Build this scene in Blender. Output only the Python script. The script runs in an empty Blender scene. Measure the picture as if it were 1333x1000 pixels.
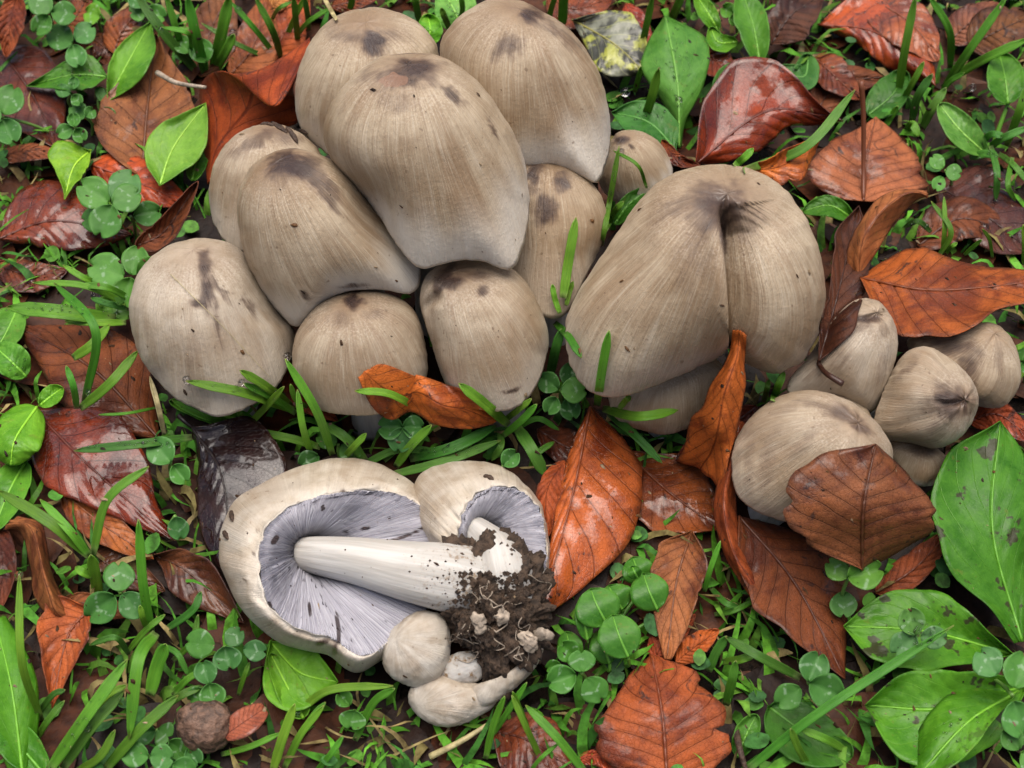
import bpy, bmesh, math, random
import numpy as np
from mathutils import Vector, noise
from mathutils.bvhtree import BVHTree

# ------------------------------------------------------------------ camera, sky, sun, exposure
scene = bpy.context.scene
COL = scene.collection
R = math.radians
PITCH, HFOV, DIST = R(56), R(40), 0.50
cam_d = bpy.data.cameras.new('camera'); cam = bpy.data.objects.new('camera', cam_d); COL.objects.link(cam)
cam.location = (0, -DIST*math.cos(PITCH), DIST*math.sin(PITCH))
cam.rotation_euler = (math.pi/2-PITCH, 0, 0)
cam_d.sensor_width = 36; cam_d.lens = 18/math.tan(HFOV/2)
cam_d.clip_start = 0.01; cam_d.clip_end = 200
cam_d.dof.use_dof = True; cam_d.dof.focus_distance = 0.462; cam_d.dof.aperture_fstop = 20
scene.camera = cam
SUN_EL, SUN_AZ = R(81), R(5)         # azimuth from +Y (the top of the picture) towards +X
world = bpy.data.worlds.new('World'); scene.world = world; world.use_nodes = True
nt = world.node_tree; nt.nodes.clear()
sky = nt.nodes.new('ShaderNodeTexSky'); sky.sky_type = 'NISHITA'; sky.sun_disc = False
sky.sun_elevation = SUN_EL; sky.sun_rotation = SUN_AZ; sky.air_density = 1.0; sky.dust_density = 6.0; sky.ozone_density = 0.6
bg = nt.nodes.new('ShaderNodeBackground'); bg.inputs[1].default_value = 0.115
wo = nt.nodes.new('ShaderNodeOutputWorld'); nt.links.new(sky.outputs[0], bg.inputs[0]); nt.links.new(bg.outputs[0], wo.inputs[0])
sun_d = bpy.data.lights.new('sun', 'SUN'); sun_d.energy = 3.3; sun_d.angle = R(60); sun_d.color = (1, .95, .88)
sun = bpy.data.objects.new('sun', sun_d); COL.objects.link(sun)
sd = Vector((math.sin(SUN_AZ)*math.cos(SUN_EL), math.cos(SUN_AZ)*math.cos(SUN_EL), math.sin(SUN_EL)))
sun.rotation_euler = sd.to_track_quat('Z', 'Y').to_euler(); sun.location = sd*3
scene.view_settings.view_transform = 'Standard'; scene.view_settings.look = 'None'
scene.view_settings.exposure = 0.3; scene.view_settings.gamma = 1
scene.cycles.max_bounces = 5; scene.cycles.diffuse_bounces = 3; scene.cycles.glossy_bounces = 2; scene.cycles.transmission_bounces = 5; scene.cycles.transparent_max_bounces = 4
scene.cycles.use_adaptive_sampling = True; scene.cycles.adaptive_threshold = 0.02

# ------------------------------------------------------------------ where a sight line meets a height (survey of the place)
FPX = 666.5/math.tan(HFOV/2)
CAM = np.array(cam.location)
FWD = np.array((0, math.cos(PITCH), -math.sin(PITCH))); UPV = np.array((0, math.sin(PITCH), math.cos(PITCH))); RGT = np.array((1., 0, 0))
def ray(px, py):
    return FWD + (px-666.5)/FPX*RGT - (py-500)/FPX*UPV
def P(px, py, h):            # h in millimetres above the soil
    r = ray(px, py); t = (h*.001-CAM[2])/r[2]
    return CAM + r*t
def Pd(px, py, d):
    return CAM + ray(px, py)*d
def proj(p):
    q = np.asarray(p)-CAM; d = q @ FWD
    return 666.5+FPX*(q @ RGT)/d, 500-FPX*(q @ UPV)/d, d
def catmull(pts, n):
    pts = np.asarray(pts, float)
    if len(pts) == 1: return np.repeat(pts, n, 0)
    if len(pts) == 2: return pts[0]+(pts[1]-pts[0])*np.linspace(0, 1, n)[:, None]
    q = np.vstack([2*pts[0]-pts[1], pts, 2*pts[-1]-pts[-2]])
    out = []
    for s in np.linspace(0, len(pts)-1, n):
        i = min(int(s), len(pts)-2); t = s-i
        a, b, c, d = q[i:i+4]
        out.append(.5*((2*b)+(c-a)*t+(2*a-5*b+4*c-d)*t*t+(3*b-3*c+d-a)*t**3))
    return np.array(out)
def catmull_closed(pts, n):
    pts = np.asarray(pts, float); m = len(pts); out = []
    for s in np.linspace(0, m, n, endpoint=False):
        i = int(s); t = s-i
        a, b, c, d = pts[(i-1) % m], pts[i % m], pts[(i+1) % m], pts[(i+2) % m]
        out.append(.5*((2*b)+(c-a)*t+(2*a-5*b+4*c-d)*t*t+(3*b-3*c+d-a)*t**3))
    return np.array(out)
def sstep(a, b, x):
    t = np.clip((np.asarray(x, float)-a)/(b-a), 0, 1); return t*t*(3-2*t)

# ------------------------------------------------------------------ materials
def newmat(name):
    m = bpy.data.materials.new(name); m.use_nodes = True; m.node_tree.nodes.clear()
    return m, m.node_tree
class N:
    def __init__(s, t): s.t = t
    def n(s, typ, **k):
        x = s.t.nodes.new(typ)
        for a, v in k.items(): setattr(x, a, v)
        return x
    def put(s, sock, v):
        if isinstance(v, bpy.types.NodeSocket): s.t.links.new(v, sock)
        elif v is not None:
            if sock.type == 'RGBA' and len(v) == 3: v = (*v, 1)
            sock.default_value = v
    def math(s, op, a, b=None, c=None, clamp=False):
        x = s.n('ShaderNodeMath', operation=op, use_clamp=clamp)
        for i, v in enumerate((a, b, c)):
            if v is not None: s.put(x.inputs[i], v)
        return x.outputs[0]
    def mix(s, f, a, b, mode='MIX'):
        x = s.n('ShaderNodeMix', data_type='RGBA', blend_type=mode)
        s.put(x.inputs[0], f); s.put(x.inputs[6], a); s.put(x.inputs[7], b); return x.outputs[2]
    def noise(s, vec, scale, detail=3, rough=.55, dist=0):
        x = s.n('ShaderNodeTexNoise'); s.put(x.inputs['Vector'], vec)
        x.inputs['Scale'].default_value = scale; x.inputs['Detail'].default_value = detail
        x.inputs['Roughness'].default_value = rough; x.inputs['Distortion'].default_value = dist
        return x.outputs['Fac']
    def ramp(s, v, lo, hi):
        x = s.n('ShaderNodeMapRange', interpolation_type='SMOOTHSTEP'); s.put(x.inputs[0], v)
        x.inputs[1].default_value = lo; x.inputs[2].default_value = hi; return x.outputs[0]
    def vmul(s, v, k):
        x = s.n('ShaderNodeVectorMath', operation='MULTIPLY'); s.put(x.inputs[0], v); x.inputs[1].default_value = k; return x.outputs[0]
    def attr(s, name, typ='GEOMETRY'):
        return s.n('ShaderNodeAttribute', attribute_name=name, attribute_type=typ)
    def bump(s, h, strength, dist, normal=None):
        x = s.n('ShaderNodeBump'); x.inputs['Strength'].default_value = strength; x.inputs['Distance'].default_value = dist
        s.put(x.inputs['Height'], h)
        if normal is not None: s.put(x.inputs['Normal'], normal)
        return x.outputs[0]
    def out(s, col, rough, normal=None, spec=.5, trans=None, trans_w=0, coat=None, coat_r=.08, sss=0):
        b = s.n('ShaderNodeBsdfPrincipled'); s.put(b.inputs['Base Color'], col); s.put(b.inputs['Roughness'], rough)
        b.inputs['Specular IOR Level'].default_value = spec
        if sss:
            b.inputs['Subsurface Weight'].default_value = sss; b.inputs['Subsurface Radius'].default_value = (1, .6, .4); b.inputs['Subsurface Scale'].default_value = .003
        if coat is not None:
            s.put(b.inputs['Coat Weight'], coat); b.inputs['Coat Roughness'].default_value = coat_r
        if normal is not None: s.put(b.inputs['Normal'], normal)
        o = s.n('ShaderNodeOutputMaterial'); sh = b.outputs[0]
        if trans_w:
            t = s.n('ShaderNodeBsdfTranslucent'); s.put(t.inputs[0], trans)
            if normal is not None: s.put(t.inputs[1], normal)
            mx = s.n('ShaderNodeMixShader'); mx.inputs[0].default_value = trans_w
            s.t.links.new(sh, mx.inputs[1]); s.t.links.new(t.outputs[0], mx.inputs[2]); sh = mx.outputs[0]
        s.t.links.new(sh, o.inputs[0]); return b

def mat_cap():
    m, t = newmat('mushroom_cap'); g = N(t)
    st = g.attr('st').outputs['Vector']; stain_shade = g.attr('stain_shade').outputs['Fac']; pale = g.attr('pale').outputs['Fac']
    tone = g.attr('tone').outputs['Fac']; flesh = g.attr('flesh').outputs['Fac']
    obj = g.n('ShaderNodeTexCoord').outputs['Object']
    sep = g.n('ShaderNodeSeparateXYZ'); g.put(sep.inputs[0], st); T = sep.outputs[2]
    s1 = g.noise(g.vmul(st, (3.2, 3.2, 1.3)), 1, 4, .6)
    s2 = g.noise(g.vmul(st, (26, 26, 2.6)), 1, 5, .7)
    s3 = g.noise(g.vmul(st, (110, 110, 6)), 1, 3, .65)
    fade = g.ramp(T, .02, .22)
    s2 = g.math('ADD', .5, g.math('MULTIPLY', g.math('SUBTRACT', s2, .5), fade)); s3 = g.math('ADD', .5, g.math('MULTIPLY', g.math('SUBTRACT', s3, .5), fade))
    big = g.noise(obj, 30, 4, .6); blot = g.noise(obj, 130, 4, .6)
    c = g.mix(g.ramp(big, .3, .7), (.26, .178, .10), (.52, .42, .295))
    c = g.mix(g.math('MULTIPLY', g.ramp(s1, .45, .70), .75), c, (.245, .155, .083))
    c = g.mix(g.math('MULTIPLY', g.ramp(s2, .48, .75), .58), c, (.19, .115, .062))
    c = g.mix(g.math('MULTIPLY', g.ramp(s2, .5, .24), .4), c, (.66, .585, .47))
    c = g.mix(g.math('MULTIPLY', g.ramp(s3, .52, .75), .45), c, (.68, .60, .48))
    c = g.mix(g.math('MULTIPLY', g.ramp(s3, .48, .28), .38), c, (.17, .105, .06))
    c = g.mix(g.math('MULTIPLY', g.ramp(blot, .52, .72), .28), c, (.19, .125, .075))
    c = g.mix(tone, c, g.mix(g.ramp(blot, .35, .68), (.63, .595, .53), (.44, .39, .32)))
    bandb = g.math('MULTIPLY', g.math('MULTIPLY', g.ramp(T, .40, .62), g.ramp(T, .92, .70)), g.ramp(s1, .30, .62))
    c = g.mix(g.math('MULTIPLY', bandb, .42), c, (.27, .178, .10))
    pm = g.math('MULTIPLY', pale, g.math('ADD', .45, g.math('MULTIPLY', s2, 1.0)), clamp=True)
    c = g.mix(pm, c, (.67, .63, .56))
    # pale scurf below the crown, fine brown specks
    sp = g.noise(obj, 1500, 2, .5)
    band = g.math('MULTIPLY', g.ramp(T, .06, .18), g.ramp(T, .46, .24))
    c = g.mix(g.math('MULTIPLY', g.math('MULTIPLY', g.ramp(sp, .52, .66), band), .28), c, (.62, .54, .46))
    c = g.mix(g.math('MULTIPLY', g.math('MULTIPLY', g.ramp(sp, .48, .34), band), .3), c, (.17, .11, .07))
    c = g.mix(g.math('MULTIPLY', g.ramp(g.noise(obj, 380, 2, .5), .70, .77), .55), c, (.11, .06, .03))
    crn = g.math('MULTIPLY', g.ramp(g.math('ADD', T, g.math('MULTIPLY', g.math('SUBTRACT', s1, .5), .35)), .34, .02), g.math('SUBTRACT', 1, tone))
    c = g.mix(g.math('MULTIPLY', crn, .62), c, (.20, .128, .074))
    # the blackish crown: a soft brown halo and a dark core, edges broken into fibres
    e = g.math('ADD', stain_shade, g.math('MULTIPLY', g.math('SUBTRACT', s2, .5), .7))
    e = g.math('ADD', e, g.math('MULTIPLY', g.math('SUBTRACT', g.noise(obj, 210, 5, .65), .5), .6))
    e = g.math('ADD', e, g.math('MULTIPLY', g.math('SUBTRACT', s3, .5), .75))
    on = g.ramp(stain_shade, .02, .22)
    halo = g.math('MULTIPLY', g.ramp(e, .0, .8), on); sm = g.math('MULTIPLY', g.ramp(e, .36, 1.15), on)
    c = g.mix(g.math('MULTIPLY', halo, .8), c, (.105, .062, .040)); c = g.mix(g.math('MULTIPLY', sm, .92), c, (.036, .023, .021))
    c = g.mix(g.math('MULTIPLY', g.ramp(g.math('ADD', flesh, g.math('MULTIPLY', g.math('SUBTRACT', blot, .5), .8)), .42, .62), .75), c, (.235, .13, .082))
    rough = g.math('SUBTRACT', .50, g.math('ADD', g.math('MULTIPLY', sm, .27), g.math('MULTIPLY', flesh, .25)), clamp=True)
    h = g.math('ADD', g.math('ADD', g.math('MULTIPLY', s3, .55), g.math('MULTIPLY', blot, .5)), g.math('ADD', g.math('MULTIPLY', s2, .8), g.math('MULTIPLY', g.noise(obj, 800, 2), .3)))
    g.out(c, rough, g.bump(h, .5, .0014), .5)
    return m
def mat_gill():
    m, t = newmat('gills'); g = N(t); st = g.attr('st').outputs['Vector']; obj = g.n('ShaderNodeTexCoord').outputs['Object']
    s = g.noise(g.vmul(st, (55, 55, 1.0)), 1, 3, .6)
    c = g.mix(g.ramp(s, .3, .7), (.29, .28, .325), (.42, .41, .455))
    c = g.mix(g.math('MULTIPLY', g.ramp(g.noise(g.vmul(st, (16, 16, 7)), 1, 2), .68, .76), .7), c, (.07, .06, .075))
    ck = g.attr('stain_shade').outputs['Fac']; c = g.mix(g.ramp(ck, .3, .6), c, (.045, .035, .04))
    g.out(c, .6, g.bump(s, .5, .0008), .3, sss=.1); return m
def mat_stem():
    m, t = newmat('stem_flesh'); g = N(t); obj = g.n('ShaderNodeTexCoord').outputs['Object']; st = g.attr('st').outputs['Vector']
    s = g.noise(g.vmul(st, (3.2, 3.2, 1.6)), 1, 4, .6)
    c = g.mix(g.ramp(s, .35, .7), (.38, .355, .32), (.54, .52, .485))
    sep = g.n('ShaderNodeSeparateXYZ'); g.put(sep.inputs[0], st); T = sep.outputs[2]
    d = g.math('MULTIPLY', g.ramp(T, .55, .95), g.ramp(g.noise(obj, 420, 5, .7), .52, .66))
    c = g.mix(d, c, (.20, .125, .06))
    c = g.mix(g.math('MULTIPLY', g.ramp(T, .12, .0), .5), c, (.40, .38, .42))
    g.out(c, .55, g.bump(g.math('ADD', s, g.math('MULTIPLY', d, .6)), .4, .001), .35, sss=.15); return m
def leaf_nodes(g, nv, k, wide, obj=None, wav=.35):
    uv = g.n('ShaderNodeUVMap').outputs[0]; sep = g.n('ShaderNodeSeparateXYZ'); g.put(sep.inputs[0], uv)
    u = sep.outputs[0]; v = g.math('ABSOLUTE', g.math('SUBTRACT', g.math('MULTIPLY', sep.outputs[1], 2), 1))
    s = g.math('SUBTRACT', g.math('MULTIPLY', u, nv), g.math('MULTIPLY', g.math('POWER', v, .85), k))
    if obj is not None: s = g.math('ADD', s, g.math('MULTIPLY', g.math('SUBTRACT', g.noise(obj, 55, 3, .6), .5), wav))
    f = g.math('ABSOLUTE', g.math('SUBTRACT', g.math('FRACT', s), .5))
    side = g.ramp(f, .5-wide, .5)
    mid = g.ramp(v, .05, .015)
    return u, v, g.math('MAXIMUM', side, mid), f
def net(g, obj, scale):
    v = g.n('ShaderNodeTexVoronoi', feature='DISTANCE_TO_EDGE'); g.put(v.inputs['Vector'], obj); v.inputs['Scale'].default_value = scale
    return g.ramp(v.outputs['Distance'], .12, .0)
def mat_brown():
    m, t = newmat('fallen_leaf'); g = N(t)
    oi = g.n('ShaderNodeObjectInfo'); base = oi.outputs['Color']; wet = oi.outputs['Alpha']; rnd = oi.outputs['Random']
    obj = g.n('ShaderNodeTexCoord').outputs['Object']
    u, v, vein, f = leaf_nodes(g, 9, 2.2, .05, obj)
    n1 = g.noise(obj, 48, 5, .65, .5); n2 = g.noise(obj, 230, 5, .7); n3 = g.noise(obj, 1200, 3); n4 = g.noise(obj, 120, 4, .65, 1.)
    c = g.mix(g.math('MULTIPLY', g.ramp(n1, .42, .64), .9), base, g.mix(1, base, (.34, .24, .32), 'MULTIPLY'))
    c = g.mix(g.math('MULTIPLY', g.ramp(n1, .44, .26), .55), c, g.mix(1, base, (1.45, 1.35, 1.2), 'MULTIPLY'))
    c = g.mix(g.math('MULTIPLY', g.ramp(n2, .5, .72), .6), c, g.mix(1, c, (.42, .35, .4), 'MULTIPLY'))
    c = g.mix(g.math('MULTIPLY', g.ramp(n2, .45, .25), .4), c, g.mix(1, c, (1.5, 1.5, 1.7), 'MULTIPLY'))
    puff = g.ramp(f, .46, .05)
    c = g.mix(g.math('MULTIPLY', puff, .35), c, g.mix(1, c, (1.5, 1.4, 1.35), 'MULTIPLY'))
    c = g.mix(g.math('MULTIPLY', g.ramp(n4, .60, .70), .85), c, (.028, .016, .014))
    edge = g.math('MULTIPLY', g.ramp(v, .80, 1.0), g.ramp(n2, .35, .6)); c = g.mix(g.math('MULTIPLY', edge, .55), c, (.045, .02, .014))
    c = g.mix(g.math('MULTIPLY', vein, g.math('ADD', .35, g.math('MULTIPLY', g.ramp(n4, .2, .6), .5))), c, g.mix(1, base, (.30, .22, .22), 'MULTIPLY'))
    nt2 = net(g, obj, 750); c = g.mix(g.math('MULTIPLY', nt2, .22), c, g.mix(1, c, (.4, .36, .36), 'MULTIPLY'))
    c = g.mix(g.math('MULTIPLY', g.ramp(n3, .60, .75), .5), c, g.mix(1, c, (.35, .3, .3), 'MULTIPLY'))
    film = g.ramp(g.math('ADD', g.math('ADD', g.noise(obj, 60, 4, .6), g.math('MULTIPLY', g.math('SUBTRACT', wet, .8), .18)), g.math('MULTIPLY', g.math('SUBTRACT', n2, .5), .3)), .46, .58)
    r = g.math('SUBTRACT', .6, g.math('MULTIPLY', g.math('MULTIPLY', film, wet), .3))
    h = g.math('ADD', g.math('MULTIPLY', n2, .8), g.math('ADD', g.math('MULTIPLY', vein, -1.4), g.math('ADD', g.math('MULTIPLY', n3, .25), g.math('MULTIPLY', nt2, -.25))))
    g.out(c, r, g.bump(h, .42, .0009), .2, coat=g.math('MULTIPLY', g.math('MULTIPLY', film, wet), .55), coat_r=.10)
    return m
def mat_rib(name, mul):
    m, t = newmat(name); g = N(t); oi = g.n('ShaderNodeObjectInfo')
    c = g.mix(1, oi.outputs['Color'], mul, 'MULTIPLY'); g.out(c, .45, None, .5); return m
def mat_green(vn=1.):
    m, t = newmat('green_leaf' if vn == 1 else 'sprout_leaf'); g = N(t)
    oi = g.n('ShaderNodeObjectInfo'); base = oi.outputs['Color']; spots = oi.outputs['Alpha']; obj = g.n('ShaderNodeTexCoord').outputs['Object']
    u, v, vein, f = leaf_nodes(g, 6, 3.4, .035, obj)
    n1 = g.noise(obj, 75, 5, .65); n2 = g.noise(obj, 420, 4, .65)
    c = g.mix(g.ramp(n1, .3, .7), g.mix(1, base, (.45, .58, .5), 'MULTIPLY'), base)
    c = g.mix(g.math('MULTIPLY', net(g, obj, 900), .25), c, g.mix(1, c, (.6, .7, .6), 'MULTIPLY'))
    c = g.mix(g.math('MULTIPLY', g.ramp(g.noise(obj, 200, 3, .6), .64, .72), .35), c, (.16, .15, .03))
    c = g.mix(g.math('MULTIPLY', g.ramp(n2, .5, .75), .4), c, g.mix(1, base, (1.5, 1.25, 1.4), 'MULTIPLY'))
    c = g.mix(g.math('MULTIPLY', vein, .4*vn), c, g.mix(1, base, (1.6, 1.35, 1.5), 'MULTIPLY'))
    sp = g.math('MULTIPLY', g.ramp(g.noise(obj, 120, 3, .6), .585, .625), spots)
    c = g.mix(g.math('MULTIPLY', sp, .9), c, (.035, .028, .015))
    h = g.math('ADD', g.math('MULTIPLY', n2, .6), g.math('MULTIPLY', vein, -.8*vn))
    r = g.math('ADD', .26, g.math('MULTIPLY', g.ramp(n1, .35, .65), .3))
    g.out(c, r, g.bump(h, .4, .0008), .28, trans=g.mix(1, c, (1.2, 1.3, .5), 'MULTIPLY'), trans_w=.22); return m
def mat_clover():
    m, t = newmat('clover'); g = N(t); oi = g.n('ShaderNodeObjectInfo'); base = oi.outputs['Color']; obj = g.n('ShaderNodeTexCoord').outputs['Object']
    u, v, vein, f = leaf_nodes(g, 8, 2.4, .09)
    n1 = g.noise(obj, 300, 4, .6)
    c = g.mix(g.ramp(n1, .3, .7), g.mix(1, base, (.75, .8, .8), 'MULTIPLY'), base)
    c = g.mix(g.math('MULTIPLY', vein, .08), c, g.mix(1, base, (1.5, 1.3, 1.4), 'MULTIPLY'))
    # the pale chevron of white clover, broken up
    d = g.math('ABSOLUTE', g.math('SUBTRACT', u, g.math('SUBTRACT', .62, g.math('MULTIPLY', v, .28))))
    ch = g.math('MULTIPLY', g.ramp(d, .09, .02), g.ramp(g.noise(obj, 500, 2), .46, .62))
    c = g.mix(g.math('MULTIPLY', ch, .45), c, (.32, .45, .30))
    g.out(c, .52, g.bump(g.math('ADD', n1, g.math('MULTIPLY', vein, -.12)), .25, .0005), .3, trans=g.mix(1, c, (1.2, 1.3, .5), 'MULTIPLY'), trans_w=.18); return m
def mat_grass():
    m, t = newmat('grass_blade'); g = N(t); oi = g.n('ShaderNodeObjectInfo'); base = oi.outputs['Color']; obj = g.n('ShaderNodeTexCoord').outputs['Object']
    uv = g.n('ShaderNodeUVMap').outputs[0]
    l = g.noise(g.vmul(uv, (1.2, 22, 1)), 1, 3); n1 = g.noise(obj, 120, 3)
    sep = g.n('ShaderNodeSeparateXYZ'); g.put(sep.inputs[0], uv)
    c = g.mix(g.ramp(n1, .3, .7), g.mix(1, base, (.7, .8, .75), 'MULTIPLY'), base)
    c = g.mix(g.math('MULTIPLY', g.ramp(l, .45, .7), .5), c, g.mix(1, base, (1.7, 1.35, 1.5), 'MULTIPLY'))
    c = g.mix(g.math('MULTIPLY', g.ramp(sep.outputs[0], .12, .0), .5), c, (.30, .34, .14))
    c = g.mix(g.math('MULTIPLY', g.ramp(sep.outputs[0], .95, 1.0), .6), c, (.28, .26, .08))
    g.out(c, .34, g.bump(l, .5, .0006), .32, trans=g.mix(1, c, (1.25, 1.3, .4), 'MULTIPLY'), trans_w=.25); return m
def mat_mix(name, attrib):
    m, t = newmat(name); g = N(t); base = g.attr(attrib).outputs['Color']; obj = g.n('ShaderNodeTexCoord').outputs['Object']
    n = g.noise(obj, 240, 4, .6); c = g.mix(g.ramp(n, .35, .7), base, g.mix(1, base, (.4, .36, .38), 'MULTIPLY'))
    g.out(c, .5, g.bump(n, .5, .001), .15); return m
def mat_soil():  # near black, the dark of the deep gaps is put into the colour
    m, t = newmat('wet_soil'); g = N(t); obj = g.n('ShaderNodeTexCoord').outputs['Object']
    n1 = g.noise(obj, 130, 6, .7); n2 = g.noise(obj, 700, 4, .7)
    c = g.mix(g.ramp(n1, .3, .7), (.007, .005, .004), (.032, .020, .013))
    c = g.mix(g.math('MULTIPLY', g.ramp(n2, .62, .75), .6), c, (.16, .11, .07))
    g.out(c, g.math('ADD', .35, g.math('MULTIPLY', n1, .5)), g.bump(g.math('ADD', n1, g.math('MULTIPLY', n2, .6)), 1, .004), .22); return m
def mat_mottled():
    m, t = newmat('mottled_yellow_leaf'); g = N(t); obj = g.n('ShaderNodeTexCoord').outputs['Object']
    u, v, vein, f = leaf_nodes(g, 6, 2.4, .06); n = g.noise(obj, 115, 3, .55); n2 = g.noise(obj, 450, 3)
    c = g.mix(g.ramp(n2, .3, .7), (.22, .23, .03), (.32, .33, .06)); c = g.mix(g.ramp(n, .45, .54), c, (.04, .04, .03)); c = g.mix(g.ramp(g.noise(obj, 70), .55, .65), c, (.17, .175, .13))
    c = g.mix(g.math('MULTIPLY', vein, .3), c, (.45, .45, .2))
    g.out(c, .35, g.bump(n2, .3, .0008), .5); return m
def mat_plain(name, col, rough, scale=300, dark=.5, bump=.5):
    m, t = newmat(name); g = N(t); obj = g.n('ShaderNodeTexCoord').outputs['Object']; n = g.noise(obj, scale, 4, .65)
    c = g.mix(g.ramp(n, .3, .7), tuple(x*dark for x in col), col); g.out(c, rough, g.bump(n, bump, .0012), .4); return m
def mat_water():
    m, t = newmat('water'); g = N(t); b = g.n('ShaderNodeBsdfPrincipled'); b.inputs['Transmission Weight'].default_value = 1
    b.inputs['IOR'].default_value = 1.33; b.inputs['Roughness'].default_value = .0
    o = g.n('ShaderNodeOutputMaterial'); t.links.new(b.outputs[0], o.inputs[0]); return m
M = dict(cap=mat_cap(), gill=mat_gill(), stem=mat_stem(), brown=mat_brown(), rib=mat_rib('leaf_rib', (.55, .5, .5)), grib=mat_rib('green_rib', (1.45, 1.3, 1.3)),
         green=mat_green(), sprout=mat_green(.1), clover=mat_clover(), grass=mat_grass(), litter=mat_mix('litter_leaf', 'lc'), soil=mat_soil(), mottled=mat_mottled(),
         straw=mat_plain('straw', (.5, .42, .2), .5), husk=mat_plain('husk', (.17, .095, .062), .6, 330, .18, 1), white=mat_plain('mycelium', (.42, .34, .26), .6, 250, .35, .6),
         clod=mat_plain('crumbly_soil', (.075, .046, .028), .8, 420, .22, 1), bark=mat_plain('bark_flake', (.07, .04, .025), .6, 500, .4, 1), water=mat_water())

# ------------------------------------------------------------------ linking helpers
def mesh(name, verts, faces, mat, parent=None, org=(0, 0, 0), smooth=True, uv=None, attrs=None):
    o3 = np.array(org); me = bpy.data.meshes.new(name)
    me.from_pydata([tuple(np.asarray(v)-o3) for v in verts], [], faces); me.materials.append(mat)
    if smooth: me.polygons.foreach_set('use_smooth', [True]*len(me.polygons))
    if uv is not None:
        l = me.uv_layers.new(name='UVMap'); idx = np.empty(len(me.loops), int); me.loops.foreach_get('vertex_index', idx)
        l.data.foreach_set('uv', np.asarray(uv, float)[idx].ravel())
    for k, a in (attrs or {}).items():
        a = np.asarray(a, float)
        if a.ndim == 1: x = me.attributes.new(k, 'FLOAT', 'POINT'); x.data.foreach_set('value', a)
        elif a.shape[1] == 3: x = me.attributes.new(k, 'FLOAT_VECTOR', 'POINT'); x.data.foreach_set('vector', a.ravel())
        else: x = me.attributes.new(k, 'FLOAT_COLOR', 'POINT'); x.data.foreach_set('color', a.ravel())
    ob = bpy.data.objects.new(name, me); COL.objects.link(ob)
    if parent is not None: ob.parent = parent
    else: ob.location = org
    return ob
def tag(o, label, cat, group=None, kind=None):
    if label: o['label'] = label
    if cat: o['category'] = cat
    if group: o['group'] = group
    if kind: o['kind'] = kind
    return o
def empty(name, loc, label, cat, group=None):
    e = bpy.data.objects.new(name, None); e.empty_display_size = .01; e.location = tuple(loc); COL.objects.link(e)
    return tag(e, label, cat, group)
def grid_faces(nu, nv, closed=False):
    f = []
    for i in range(nu-1):
        for j in range(nv if closed else nv-1):
            k = (j+1) % nv; f.append((i*nv+j, (i+1)*nv+j, (i+1)*nv+k, i*nv+k))
    return f
def tube(pts, rad, seg=8):
    pts = np.asarray(pts, float); n = len(pts); V = []; st = []
    rad = np.broadcast_to(np.asarray(rad, float), (n,))
    tg = np.gradient(pts, axis=0); tg /= np.linalg.norm(tg, axis=1)[:, None]+1e-12
    a = np.cross(tg[0], (0, 0, 1.)); 
    if np.linalg.norm(a) < 1e-3: a = np.array((1., 0, 0))
    for i in range(n):
        a = a-tg[i]*(a@tg[i]); a /= np.linalg.norm(a)+1e-12; b = np.cross(tg[i], a)
        for j in range(seg):
            w = 2*math.pi*j/seg; V.append(pts[i]+rad[i]*(a*math.cos(w)+b*math.sin(w))); st.append((math.cos(w), math.sin(w), i/(n-1)))
    F = grid_faces(n, seg, True); F.append(tuple(range(seg))); F.append(tuple((n-1)*seg+j for j in reversed(range(seg))))
    return V, F, np.array(st)

# ------------------------------------------------------------------ ground
random.seed(7)
ax = np.concatenate([-np.geomspace(12, .42, 14), np.linspace(-.4, .4, 161), np.geomspace(.42, 12, 14)])
V = []
for y in ax:
    for x in ax:
        z = -.004+.0045*noise.noise((x*22, y*22, 0))+.0025*noise.noise((x*70, y*70, 3))+.0012*noise.noise((x*190, y*190, 5))
        V.append((x, y+.06, z if max(abs(x), abs(y)) < .45 else -.006))
tag(mesh('ground', V, grid_faces(len(ax), len(ax)), M['soil']), 'dark wet soil between the plants', None, kind='structure')

# ------------------------------------------------------------------ mushrooms
BVHS = []
def front_h(px, py):
    """height (mm) of the nearest cap surface on that sight line, or None"""
    r = ray(px, py); d = Vector(r).normalized(); best = None
    for b in BVHS:
        hit = b.ray_cast(Vector(CAM), d)
        if hit[0] is not None and (best is None or hit[3] < best[1]): best = (hit[0].z*1000, hit[3])
    return None if best is None else best[0]
def outline_radius(poly, c, ang):
    p = catmull_closed(poly, len(poly)*6)-np.array(c); q = np.roll(p, -1, 0)
    out = np.zeros(len(ang))
    for i, a in enumerate(ang):
        d = np.array((math.cos(a), math.sin(a))); e = q-p
        den = d[0]*e[:, 1]-d[1]*e[:, 0]; den = np.where(abs(den) < 1e-9, 1e-9, den)
        t = (p[:, 0]*e[:, 1]-p[:, 1]*e[:, 0])/den; s = (p[:, 0]*d[1]-p[:, 1]*d[0])/den
        ok = (t > 0) & (s >= 0) & (s <= 1)
        out[i] = t[ok].max() if ok.any() else 1
    return out
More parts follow.
